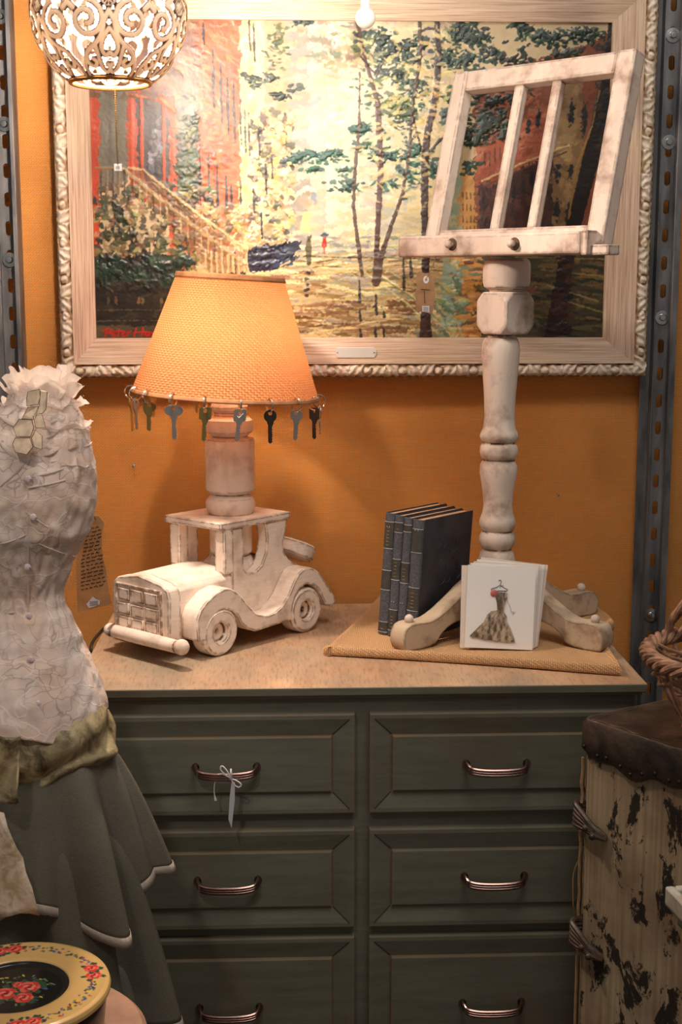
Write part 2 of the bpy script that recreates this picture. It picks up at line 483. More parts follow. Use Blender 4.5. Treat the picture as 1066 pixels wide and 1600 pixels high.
    # pale facades of the middle distance
    for (xa, xb, c) in ((385, 412, (226, 206, 160)), (410, 445, (196, 162, 130)), (445, 478, (168, 158, 146)), (478, 505, (196, 186, 168)),
                        (505, 520, (226, 214, 190)), (520, 560, (222, 210, 184)), (560, 610, (206, 198, 178)), (610, 660, (214, 200, 164)), (655, 720, (206, 186, 146))):
        poly([(xa, 25), (xb, 25), (xb, 400), (xa, 400)], c, 5)
    field(420, 30, 700, 400, 420, 17, 5, [(228, 214, 180), (204, 190, 162), (186, 178, 166), (216, 200, 160), (196, 172, 140)], (0, .25), .35, .6)
    field(450, 30, 560, 110, 60, 14, 5, [(176, 150, 120), (150, 140, 122), (200, 184, 150)], (0, .3), .5, .7)
    field(410, 90, 450, 220, 40, 10, 7, [(190, 158, 126), (206, 176, 140)], (.5, .5), .4, .7)
    # windows pale in middle
    poly([(468, 328), (482, 328), (480, 360), (466, 360)], (236, 214, 150), 2)
    for (x, y) in ((452, 345), (486, 305), (445, 395), (570, 372), (628, 320)): dab(x, y, 4, 14, 0, (150, 158, 168), .3, .8)
    # left: red brick houses
    poly([(270, 25), (380, 25), (378, 330), (340, 420), (262, 420)], (204, 100, 50), 5)
    field(300, 30, 372, 400, 260, 10, 4, [(212, 108, 56), (190, 88, 44), (220, 126, 72), (200, 112, 66)], (.6, .5), .55, .75)
    field(296, 230, 340, 400, 60, 9, 4, [(196, 84, 34), (226, 130, 66), (180, 86, 50)], (1.0, .5), .5, .8)
    poly([(374, 25), (398, 25), (392, 150), (388, 330), (370, 330), (373, 140)], (232, 206, 144), 4)
    field(374, 30, 396, 330, 60, 9, 4, [(240, 216, 156), (222, 190, 130)], (1.2, .4), .5, .8)
    # deep slit windows, slanting rows
    for (x, y0, y1) in ((315, 38, 70), (330, 75, 165), (342, 98, 190), (352, 120, 210), (362, 130, 220), (309, 218, 330), (323, 238, 345), (336, 256, 350), (350, 272, 360),
                        (358, 285, 330), (372, 155, 225), (379, 170, 235), (385, 175, 240), (386, 35, 80), (393, 40, 100), (372, 280, 340)):
        line([(x, y0), (x+.5, (y0+y1)/2), (x+2, y1)], [2, 4.8 if x < 365 else 3, 1.6], (44, 30, 34), .15, .95)
    # area behind the globe lamp
    poly([(140, 25), (300, 25), (312, 90), (300, 200), (272, 260), (200, 250), (140, 240)], (150, 104, 82), 6)
    field(150, 30, 300, 170, 120, 14, 6, [(160, 120, 96), (130, 90, 72), (176, 140, 108), (120, 100, 84)], (.8, .4), .35, .7)
    # porch
    poly([(135, 140), (158, 140), (156, 400), (140, 400)], (204, 88, 40), 3)
    poly([(156, 138), (196, 138), (198, 280), (155, 300)], (140, 136, 122), 3)
    line([(172, 140), (172, 285)], 5, (118, 118, 110), .1, .7)
    poly([(196, 130), (262, 150), (276, 175), (278, 340), (200, 300)], (196, 90, 48), 4)
    poly([(212, 142), (250, 160), (262, 182), (264, 300), (214, 268)], (66, 44, 44), 3)
    poly([(228, 165), (250, 175), (250, 280), (228, 262)], (50, 48, 60), 3)
    for x in (205, 220, 254, 268): line([(x, 150), (x+1, 285)], 5, (212, 94, 42), .5)
    line([(206, 146), (250, 152), (272, 172), (276, 210)], 5, (222, 124, 72), .7)
    field(232, 170, 250, 260, 26, 4, 7, [(120, 126, 136), (86, 90, 104), (160, 164, 168)], (0, .5), .4, .8)
    poly([(276, 160), (308, 130), (306, 330), (278, 330)], (92, 96, 70), 5)
    field(278, 150, 304, 330, 120, 6, 9, [(70, 84, 62), (104, 112, 84), (130, 136, 108), (54, 64, 50), (60, 90, 74)], (1.3, .5), .5, .85)
    field(140, 100, 300, 150, 40, 12, 6, [(120, 96, 78), (96, 78, 62)], (.6, .3), .4, .7)
    # shrubbery on the lower left
    field(148, 285, 330, 420, 520, 8, 5, [(70, 74, 52), (126, 112, 78), (172, 152, 112), (52, 52, 40), (146, 120, 88), (100, 104, 70), (190, 172, 134)], (.5, .9), .6, .9, 12)
    field(300, 320, 385, 430, 220, 7, 6, [(170, 146, 104), (206, 186, 138), (140, 116, 80), (190, 160, 116)], (1.3, .5), .5, .85)
    # the stair, its balusters and rails
    poly([(196, 262), (220, 262), (384, 400), (384, 425), (330, 425)], (150, 110, 78), 4, .6)
    for k in range(17):
        x = 206+k*10.5; y = 268+k*8.2
        line([(x, y), (x+1, y+34)], 2.6, (196, 168, 124) if k % 3 else (120, 84, 60), .6)
    line([(150, 258), (188, 258), (192, 262)], 3.2, (168, 142, 106), .7)
    line([(192, 260), (240, 300), (300, 350), (378, 408)], 5, (190, 164, 122), .8)
    line([(200, 258), (222, 262), (300, 325), (384, 388)], 3.4, (214, 190, 146), .8)
    line([(222, 262), (252, 300), (300, 340)], 2.2, (130, 96, 70), .5)
    for k in range(8): line([(318+k*8.5, 388+k*2), (319+k*8.5, 430)], 3, (206, 184, 138), .6)
    for k in range(5): line([(158+k*9, 262), (158+k*9, 300)], 3, (156, 132, 100) if k % 2 else (110, 84, 64), .5)
    # hedge and dark foreground
    poly([(140, 400), (262, 396), (300, 430), (385, 425), (390, 470), (380, 535), (140, 535)], (50, 44, 34), 6)
    field(148, 400, 300, 448, 150, 12, 6, [(46, 74, 58), (34, 56, 46), (66, 92, 72), (40, 50, 40)], (.4, .4), .5, .9, 6)
    field(150, 440, 400, 520, 220, 14, 5, [(48, 42, 32), (34, 30, 26), (66, 56, 40), (84, 72, 48)], (0, .3), .4, .8, 5)
    for x in (168, 180, 215, 222, 250): dab(x, 468, 3, 7, 0, (150, 124, 80), .3, .8)
    for y in (483, 500): line([(150, y), (215, y-1), (330, y+2)], 1.6, (128, 116, 86), .3, .7)
    poly([(146, 508), (390, 508), (390, 535), (146, 535)], (108, 98, 74), 3)
    field(150, 512, 380, 530, 50, 14, 4, [(120, 110, 84), (92, 84, 64)], (0, .2), .3, .7, 6)
    # cream ivy masses
    field(388, 175, 452, 420, 330, 7, 5, [(236, 216, 166), (214, 190, 140), (120, 112, 98), (96, 92, 84), (228, 204, 150), (160, 140, 110)], (.9, .9), .8, .95, 10)
    field(384, 350, 440, 400, 70, 7, 4, [(226, 204, 160), (190, 162, 120)], (.2, .5), .6, .9, 10)
    for (x, y0, y1) in ((400, 200, 240), (411, 255, 300), (420, 240, 275), (392, 290, 330), (404, 330, 370)): line([(x, y0), (x+2, y1)], 2.4, (60, 52, 50), .2)
    # street
    poly([(380, 392), (700, 392), (945, 420), (945, 535), (380, 535)], (196, 176, 134), 3)
    field(384, 395, 720, 532, 560, 22, 3.2, [(222, 202, 152), (206, 186, 138), (184, 160, 116), (150, 118, 80), (168, 164, 146), (232, 214, 166)], (0, .1), .7, .85, 8)
    field(440, 470, 660, 520, 60, 24, 3.2, [(150, 114, 76), (134, 100, 66), (166, 134, 92)], (0, .08), .5, .9, 6)
    field(460, 365, 700, 396, 110, 14, 3, [(226, 208, 162), (196, 184, 160), (160, 156, 150)], (0, .1), .6, .8, 8)
    line([(470, 398), (540, 400), (600, 400), (680, 404)], 1.8, (90, 82, 74), .3, .7)
    # the dark blue awning shape
    poly([(384, 388), (410, 380), (465, 374), (464, 388), (448, 402), (428, 420), (386, 424)], (44, 46, 66), 3)
    field(392, 382, 458, 416, 40, 10, 3, [(50, 54, 78), (36, 36, 52), (64, 76, 110)], (-.3, .3), .3, .8, 4)
    line([(424, 426), (436, 412), (448, 406)], 2.4, (200, 182, 140), .6)
    # walkers
    line([(478, 372), (477, 386), (478, 408)], [6, 10, 7], (104, 96, 58), .6); dab(478, 368, 5, 4, 0, (74, 68, 46), .5)
    for k in range(5): dab(476+rs.randn(), 424+k*9, 5, 3.4, 0, (54, 44, 42), .3, .85, 3)
    line([(502, 370), (502, 381)], [5, 7], (206, 54, 42), .7); dab(502, 364, 7, 3, 0, (96, 96, 104), .4); line([(502, 382), (502, 392)], 3, (190, 120, 96), .4)
    # kerb lines at the right of the road
    for (a, b, c) in (((560, 420), (690, 532), (214, 206, 156)), ((572, 418), (716, 532), (150, 156, 116)), ((590, 428), (676, 500), (226, 210, 160)), ((600, 420), (740, 520), (190, 180, 130))):
        line([a, ((a[0]+b[0])/2+6, (a[1]+b[1])/2-3), b], 2.4, c, .7, .9)
    # turquoise wall strip and golden reflections
    poly([(690, 270), (712, 270), (708, 380), (714, 535), (684, 535), (688, 380)], (170, 184, 160), 5)
    poly([(712, 265), (758, 265), (752, 535), (708, 535)], (206, 160, 96), 5)
    field(700, 400, 780, 532, 170, 13, 3.4, [(206, 150, 84), (190, 120, 72), (216, 180, 116), (134, 150, 130), (220, 168, 96), (120, 92, 70)], (0, .2), .6, .85, 10)
    field(690, 280, 714, 530, 60, 6, 9, [(176, 192, 170), (150, 174, 160), (206, 200, 160)], (1.4, .2), .4, .8, 8)
    field(650, 440, 720, 530, 60, 11, 4, [(150, 160, 124), (206, 196, 146), (120, 140, 120)], (.6, .3), .5, .8, 8)
    for yy in (300, 318, 336, 352):
        for k in range(6): line([(718+k*6, yy), (718+k*6, yy+9)], 1.6, (120, 84, 52), .1, .8)
    # right: red house above, violet brown house below
    poly([(735, 130), (960, 60), (960, 400), (740, 400)], (150, 92, 62), 5)
    poly([(740, 240), (790, 210), (880, 150), (895, 250), (860, 250), (790, 275), (742, 300)], (182, 108, 78), 5)
    field(740, 150, 880, 270, 120, 12, 5, [(186, 112, 80), (168, 96, 68), (196, 132, 98)], (-.5, .3), .5, .8, 8)
    poly([(745, 300), (800, 268), (865, 236), (880, 240), (878, 380), (745, 380)], (96, 62, 52), 4)
    field(745, 280, 865, 375, 110, 12, 6, [(104, 66, 56), (84, 54, 48), (120, 82, 64), (74, 50, 46)], (1.3, .2), .35, .8, 6)
    poly([(862, 110), (905, 90), (905, 380), (858, 380)], (158, 126, 88), 4)
    field(862, 110, 905, 380, 60, 9, 8, [(160, 128, 90), (140, 108, 76), (176, 146, 104)], (1.5, .2), .35, .8, 6)
    line([(748, 282), (792, 262), (850, 240), (884, 228)], 3, (214, 186, 140), .7); line([(750, 290), (800, 268), (880, 238)], 2, (120, 80, 62), .3)
    for (x, y, ry) in ((908, 190, 26), (888, 180, 20), (866, 272, 17), (887, 270, 15), (865, 325, 20), (884, 330, 14), (836, 190, 16), (820, 200, 14), (826, 280, 12), (812, 290, 12), (798, 300, 12), (838, 276, 12)):
        dab(x, y, 5.5 if x > 860 else 4, ry, .05, (44, 42, 44), .15, .95, 4)
    for k in range(7): line([(752+k*8, 240-k*4), (752+k*8, 262-k*4)], 2, (120, 70, 52), .1, .8)
    # lower right: wet street and darkness
    poly([(752, 385), (945, 375), (945, 535), (748, 535)], (92, 80, 52), 5)
    field(755, 385, 940, 532, 260, 18, 3.6, [(98, 86, 56), (74, 66, 46), (128, 112, 72), (60, 70, 60), (150, 120, 74), (110, 92, 60)], (.12, .1), .5, .85, 8)
    field(752, 440, 830, 532, 80, 12, 4, [(156, 104, 66), (110, 104, 80), (84, 92, 84), (140, 116, 80)], (0, .3), .5, .8, 8)
    for (a, b) in (((840, 420), (944, 432)), ((880, 470), (944, 490)), ((850, 445), (930, 470)), ((800, 400), (940, 404))): line([a, b], 2.2, (168, 150, 98), .5, .85)
    # leaning dark trunks at the right
    line([(962, 40), (952, 120), (930, 210), (905, 300), (884, 380)], [30, 34, 30, 24, 24], (50, 34, 28), .6)
    line([(940, 110), (920, 200), (896, 262), (884, 340)], 3, (176, 140, 74), .8, .9)
    line([(886, 370), (876, 430), (868, 480), (858, 535)], [26, 24, 26, 30], (66, 40, 32), .6)
    field(862, 380, 890, 530, 60, 5, 9, [(84, 48, 36), (50, 34, 30), (100, 64, 46)], (1.4, .3), .6, .8, 5)
    field(930, 60, 960, 260, 50, 7, 9, [(60, 40, 32), (40, 30, 26), (84, 60, 42)], (1.4, .3), .5, .8, 5)
    # leaves, painted in clusters
    G = [(44, 66, 54), (34, 52, 44), (70, 88, 62), (56, 84, 70), (28, 42, 36)]
    GB = [(40, 88, 78), (58, 110, 96), (44, 74, 64)]
    def cl(x, y, w, h, n, cols=G, s=9, al=.9):
        for _ in range(n):
            a = rs.randn()*.45
            dab(x+rs.randn()*w*.45, y+rs.randn()*h*.45, s*rs.uniform(.6, 1.3), s*.42*rs.uniform(.7, 1.3), a, cols[rs.randint(len(cols))], .8, al, 6)
    cl(560, 70, 26, 20, 26, [(96, 112, 84), (120, 128, 98), (70, 92, 72)]); cl(596, 62, 30, 12, 26); cl(622, 82, 40, 18, 40); cl(648, 70, 22, 14, 18)
    cl(612, 118, 30, 14, 22, G+[(110, 124, 74)]); cl(640, 100, 20, 12, 16); cl(578, 92, 20, 14, 14, [(120, 124, 96), (150, 150, 118)])
    cl(470, 38, 14, 6, 10); cl(432, 55, 10, 16, 12, [(90, 100, 66), (110, 116, 76)]); cl(420, 122, 26, 6, 12); cl(400, 128, 16, 10, 8); cl(428, 148, 18, 8, 12)
    cl(386, 130, 10, 14, 6); cl(455, 137, 10, 5, 5)
    cl(610, 160, 22, 26, 34, [(104, 118, 66), (80, 100, 60), (128, 134, 84)]); cl(650, 140, 18, 20, 20, GB+G); cl(632, 176, 18, 14, 14, [(110, 120, 70), (84, 102, 62)])
    cl(478, 240, 30, 5, 22, GB); cl(510, 238, 26, 6, 18, GB); cl(460, 248, 12, 6, 7, GB); cl(482, 262, 20, 4, 10, GB); cl(532, 262, 12, 5, 6, GB); cl(556, 200, 18, 12, 14, GB); cl(566, 225, 14, 10, 10, GB)
    cl(600, 240, 18, 16, 18, GB); cl(642, 240, 20, 22, 30, GB); cl(668, 262, 12, 14, 14, GB); cl(540, 285, 30, 12, 14, GB, 7, .7); cl(600, 290, 26, 10, 12, GB, 7, .7); cl(630, 268, 12, 10, 8, GB)
    cl(700, 60, 18, 14, 22); cl(735, 62, 26, 18, 36); cl(762, 90, 20, 14, 22); cl(690, 95, 14, 14, 14); cl(716, 100, 18, 14, 20)
    cl(692, 150, 20, 14, 18, G+[(90, 110, 70)]); cl(690, 180, 16, 12, 12); cl(740, 120, 20, 10, 16); cl(716, 48, 22, 6, 12)
    cl(762, 190, 28, 26, 90, [(36, 44, 34), (48, 54, 36), (62, 66, 44), (30, 36, 32), (150, 92, 50)], 8); cl(735, 215, 18, 16, 30, [(36, 50, 42), (52, 60, 42)]); cl(788, 212, 16, 12, 26, [(40, 44, 34), (56, 56, 38)])
    cl(730, 262, 16, 12, 16, [(44, 74, 60), (60, 90, 72)], 7); cl(772, 160, 26, 12, 24, [(40, 48, 36), (30, 36, 30)])
    cl(850, 64, 40, 12, 40, [(60, 84, 68), (84, 104, 84), (44, 60, 50)], 9); cl(905, 60, 26, 10, 22, [(60, 78, 60), (100, 110, 80)]); cl(880, 92, 26, 8, 16, [(50, 62, 50), (70, 86, 66)]); cl(810, 50, 24, 8, 18)
    cl(830, 120, 24, 16, 24, [(40, 48, 38), (60, 66, 46), (176, 96, 60)], 8); cl(800, 100, 20, 12, 18, [(70, 60, 44), (46, 50, 40)])
    for (x, y, w, h, n, c) in ((600, 80, 60, 26, 60, G), (640, 150, 30, 50, 60, G+GB), (700, 90, 46, 30, 70, G), (745, 70, 40, 20, 46, G), (760, 190, 40, 34, 90, G), (725, 150, 30, 30, 50, G), (600, 240, 60, 14, 40, GB), (490, 245, 50, 10, 30, GB),
                              (430, 80, 20, 40, 40, [(92, 104, 66), (70, 88, 62), (120, 124, 80)]), (575, 150, 26, 40, 36, [(96, 108, 70), (76, 100, 78)]), (640, 280, 30, 26, 30, GB), (870, 70, 60, 18, 60, G), (930, 64, 24, 16, 26, G), (800, 140, 30, 26, 50, G), (540, 290, 40, 14, 24, GB), (620, 200, 26, 30, 36, G+GB)):
        cl(x, y, w, h, n, c, 5.5, .85)
    # slender trunks
    DK = (74, 52, 44)
    line([(553, 36), (560, 70), (568, 105), (585, 160), (587, 200), (590, 255), (586, 330), (584, 380), (582, 440)], [5, 5, 5, 8, 9, 9, 8, 8, 12], (104, 72, 60), .8)
    line([(557, 115), (556, 200), (550, 260), (547, 320), (556, 390), (560, 428)], [2, 4, 5, 5, 6, 5], (110, 86, 72), .7)
    line([(584, 440), (590, 400), (606, 350), (624, 300), (634, 240), (640, 160), (652, 90), (650, 40)], [10, 9, 6, 5, 5, 5, 5, 5], (104, 80, 66), .7)
    line([(677, 36), (680, 90), (676, 150), (662, 210), (658, 250), (658, 330), (660, 400), (658, 470), (662, 535)], [8, 9, 10, 11, 12, 11, 12, 13, 18], (74, 48, 40), .9)
    line([(652, 54), (664, 50), (680, 52)], 3, DK, .6); line([(659, 250), (650, 222), (636, 168)], [4, 3, 2], DK, .6); line([(660, 245), (680, 220), (706, 200), (716, 180)], [6, 4, 3, 2], DK, .6)
    line([(583, 120), (600, 90)], 2.4, DK, .5); line([(560, 92), (570, 105), (582, 118)], 2.4, DK, .5)
    line([(656, 535), (657, 505)], 12, (96, 64, 52), .7)
    for (x, y0, y1) in ((556, 436, 470), (557, 484, 500), (558, 514, 530), (582, 460, 490), (581, 512, 528), (594, 514, 530), (594, 486, 494), (625, 400, 450), (636, 396, 430), (760, 400, 440)):
        line([(x, y0), (x+1, y1)], [3, 4.5], (64, 54, 54), .2, .85)
    field(560, 40, 700, 330, 130, 12, 3, [(228, 208, 150), (214, 190, 130), (236, 220, 176)], (.1, .5), .5, .7, 8)
    # signature
    RED = (206, 48, 28)
    def scrawl(pts): line(pts, 2.3, RED, .6, 1, .2)
    scrawl([(163, 525), (165, 514)]); scrawl([(160, 516), (168, 512), (173, 514), (170, 519), (164, 520)])
    scrawl([(174, 521), (179, 518), (176, 516), (173, 520), (175, 525), (181, 523)]); scrawl([(185, 513), (183, 524)]); scrawl([(180, 517), (189, 516)])
    scrawl([(190, 521), (194, 518), (191, 517), (189, 521), (191, 525), (197, 523)][:6]); scrawl([(198, 517), (197, 524)]); scrawl([(198, 519), (203, 516)])
    scrawl([(211, 512), (208, 525)]); scrawl([(222, 511), (219, 524)]); scrawl([(207, 519), (224, 517)])
    scrawl([(230, 518), (226, 518), (224, 522), (228, 524), (231, 518), (231, 524)]); scrawl([(238, 518), (234, 519), (236, 523), (239, 518), (238, 529), (233, 530)])
    scrawl([(241, 524), (243, 518), (246, 520), (246, 524), (249, 518), (252, 524)]); scrawl([(258, 518), (254, 522), (257, 524), (260, 518), (261, 524)]); scrawl([(264, 518), (264, 524), (267, 518), (270, 524)])
    img[:] = 255*(np.clip(img, 4, 250)/255)**1.3*.93
    # knife relief
    k = np.array([.25, .5, .25], np.float32)
    hh = hg.copy()
    hh += (N[4]-.5)*.7+(N[3]-.5)*.5
    for ax in (0, 1): hh = np.apply_along_axis(lambda r: np.convolve(r, k, 'same'), ax, hh)
    return img, np.clip(hh-hh.mean(), -2.2, 3.0)

tp = thing('framed_painting', 'large oil painting of a tree-lined street in a pale carved frame on the orange wall', 'painting', (.12, -.01, 1.34))
CX0, CX1, CZ0, CZ1 = -.352, .585, 1.408, 1.969    # canvas opening (at the plane y=-.028)
FX0, FX1, FZ0, FZ1 = -.4155, .665, 1.337, 2.042
yc = -.028
img, hgt = paint_canvas()
H, W = hgt.shape
xs = np.linspace(CX0-.003, CX1+.003, W); zs = np.linspace(CZ1+.003, CZ0-.003, H)
co = np.empty((H, W, 3), np.float32)
co[..., 0] = xs[None]; co[..., 2] = zs[:, None]; co[..., 1] = yc-hgt*.00042
co -= np.array(root_matrix(tp).translation, np.float32)
idx = np.arange(H*W).reshape(H, W)
quads = np.stack([idx[1:, :-1], idx[1:, 1:], idx[:-1, 1:], idx[:-1, :-1]], -1).reshape(-1, 4)
me = bpy.data.meshes.new('canvas')
me.vertices.add(H*W); me.vertices.foreach_set('co', co.ravel())
me.loops.add(quads.size); me.loops.foreach_set('vertex_index', quads.ravel().astype(np.int32))
me.polygons.add(len(quads)); me.polygons.foreach_set('loop_start', np.arange(0, quads.size, 4, dtype=np.int32))
try: me.polygons.foreach_set('loop_total', np.full(len(quads), 4, np.int32))
except Exception: pass
me.update(calc_edges=True)
me.polygons.foreach_set('use_smooth', np.ones(len(quads), bool))
ca = me.color_attributes.new('paint', 'FLOAT_COLOR', 'POINT')
s = img/255.0; l = np.where(s <= .04045, s/12.92, ((s+.055)/1.055)**2.4)
ca.data.foreach_set('color', np.concatenate([l, np.ones((H, W, 1))], -1).astype(np.float32).ravel())
mc = M('oil_paint'); at = mc.n('ShaderNodeAttribute'); at.attribute_name = 'paint'
pn = mc.noise(mc.coord(), 260, 4, .6)
mc.bsdf(at.outputs['Color'], .38, spec=.5, bump=mc.bump(pn, .3, .0008))
me.materials.append(mc.m)
cv = bpy.data.objects.new('canvas', me); COL.objects.link(cv); cv.parent = tp

def frame_side(a0, a1, b0, b1, name, mat):
    """flat sloping moulding between outer edge a0-a1 and inner edge b0-b1 (x,z pairs)"""
    mb = MB(); yo, yi = -.050, -.034
    A0, A1, B0, B1 = [Vector((p[0], 0, p[1])) for p in (a0, a1, b0, b1)]
    def P(v, y): return (v.x, y, v.z)
    vs = [P(A0, yo), P(A1, yo), P(B1, yi), P(B0, yi), P(A0, 0), P(A1, 0), P(B1, -.012), P(B0, -.012)]
    mb.add(vs, [(0, 1, 2, 3), (7, 6, 5, 4), (0, 4, 5, 1), (2, 6, 7, 3), (1, 5, 6, 2), (0, 3, 7, 4)])
    return mb.build(name, mat, tp)
bw = .024
ox0, ox1, oz0, oz1 = FX0+bw, FX1-bw, FZ0+bw, FZ1-bw
frame_side((ox0, oz0), (ox0, oz1), (CX0, CZ0), (CX0, CZ1), 'frame_rail', FR_V)
frame_side((ox1, oz0), (ox1, oz1), (CX1, CZ0), (CX1, CZ1), 'frame_rail', FR_V)
frame_side((ox0, oz0), (ox1, oz0), (CX0, CZ0), (CX1, CZ0), 'frame_rail', FR_H)
frame_side((ox0, oz1), (ox1, oz1), (CX0, CZ1), (CX1, CZ1), 'frame_rail', FR_H)

# carved acanthus border: a strip of relief swept along each side
def carved(p0, p1, inward, name='carved_border'):
    """p0->p1 along the outer edge, relief of curling leaves across the width bw"""
    p0 = Vector((p0[0], 0, p0[1])); p1 = Vector((p1[0], 0, p1[1])); inn = Vector((inward[0], 0, inward[1]))
    L = (p1-p0).length; d = (p1-p0).normalized()
    nu = int(L/.0016); nv = 17; vs = []; hs = []
    for i in range(nu+1):
        u = L*i/nu
        for j in range(nv):
            v = j/(nv-1)
            # leaf cells
            cell = .066; cu = (u/cell) % 1.0; par = int(u/cell) % 2
            lean = (cu-.5)*(1 if par else -1)
            ph = cu*9.0*math.pi + 1.1*noise.noise(Vector((u*30, v*3, 4))) + (v*2.6+3.5*v*v)*(1 if par else -1)
            leaf = .5+.5*math.cos(ph)
            body = math.sin(math.pi*min(1, max(0, v*1.02)))**.7
            scroll = math.exp(-(((cu-.5)*cell/.007)**2+((v-.45)*bw/.007)**2))
            ring = math.exp(-((math.hypot((cu-.5)*cell, (v-.45)*bw)-.0085)/.0022)**2)
            h = body*(.35+.45*leaf) + .35*scroll - .45*ring + .12*noise.noise(Vector((u*90, v*6, par)))
            wav = .0022*math.sin(u/cell*2*math.pi)+.0016*math.sin(u/cell*6*math.pi)
            off = v*bw + (wav if v > .5 else 0)*(v-.5)*2 + (.0015*leaf if v < .2 else 0)
            h = max(0, min(1.1, h))
            # mitre at the corners
            vs.append(p0+d*(u+(0))+inn*off+Vector((0, -.043-.012*h, 0)))
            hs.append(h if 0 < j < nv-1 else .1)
    # side skirt
    mb = MB(); fs = []
    for i in range(nu):
        for j in range(nv-1): fs.append((i*nv+j, (i+1)*nv+j, (i+1)*nv+j+1, i*nv+j+1))
    mb.add(vs, fs)
    base = len(mb.v)
    for (a, b) in ((0, None),):
        q = [p0+Vector((0, -.003, 0)), p1+Vector((0, -.003, 0)), p1+Vector((0, -.0435, 0)), p0+Vector((0, -.0435, 0))]
        mb.add(q, [(0, 1, 2, 3)])
        q = [p0+inn*bw+Vector((0, -.003, 0)), p1+inn*bw+Vector((0, -.003, 0)), p1+inn*bw+Vector((0, -.045, 0)), p0+inn*bw+Vector((0, -.045, 0))]
        mb.add(q, [(0, 1, 2, 3)])
    ob = mb.build(name, CARVED, tp, smooth=True, weld=False, angle=80)
    a = ob.data.attributes.new('hgt', 'FLOAT', 'POINT')
    a.data.foreach_set('value', hs+[.5]*8)
    return ob
carved((FX0, FZ0), (FX1, FZ0), (0, 1)); carved((FX0, FZ1), (FX1, FZ1), (0, -1))
carved((FX0, FZ0+.012), (FX0, FZ1-.012), (1, 0)); carved((FX1, FZ0+.012), (FX1, FZ1-.012), (-1, 0))
# nameplate
a = PY(524, 551, -.046); b = PY(588, 551, -.046); mb = MB()
hw, hh = (b.x-a.x)/2, .0095; cx = (a.x+b.x)/2; cz = a.z
out = [(-hw, -.004), (-hw+.004, -hh), (hw-.004, -hh), (hw, -.004), (hw, .004), (hw-.004, hh), (-hw+.004, hh), (-hw, .004)]
mb.poly(out, lambda x, z: (cx+x, -.0485, cz+z), lambda x, z: (cx+x, -.044, cz+z))
npl = mb.build('nameplate', plain('blank_silver_plate', (250, 244, 232), .18, .35), tp, bevel=.0006)
npl['label'] = 'shiny blank nameplate on the bottom rail'
for x in (-hw+.004, hw-.004):
    MB().sphere((cx+x, -.0486, cz), .0013, 8, 6).build('nameplate_pin', BRASS, npl, smooth=True)

# ------------------------------------------------------------------ dresser
DX0, DX1, DYF, DZT = -.331, .548, -.568, .900
td = thing('dresser', 'green-grey painted wooden dresser with panelled drawers and a worn tan top', 'dresser', (.11, -.29, 0))
DYB = -.012
MB().box((DX0, DYF, DZT-.014), (DX1, DYB, DZT)).build('dresser_top', D_TOP, td, bevel=.002)
for o_ in td.children:
    if o_.name.startswith('dresser_top'):      # only the upper face is rubbed back to tan wood, the edges keep their paint
        o_.data.materials.append(D_FRONT)
        for p_ in o_.data.polygons: p_.material_index = 0 if p_.normal.z > .7 else 1
MB().box((DX0+.006, DYF+.006, DZT-.020), (DX1-.006, DYB, DZT-.0135)).build('top_moulding', D_FRONT, td, bevel=.002)
BX0, BX1, BYF = DX0+.016, DX1-.014, DYF+.016
body = MB().box((BX0, BYF, .06), (BX1, DYB-.001, DZT-.019))
body.build('carcass', D_FRONT, td, bevel=.002)
MB().box((BX0+.03, BYF+.04, .0), (BX1-.03, DYB-.03, .061)).build('plinth', D_FRONT, td)
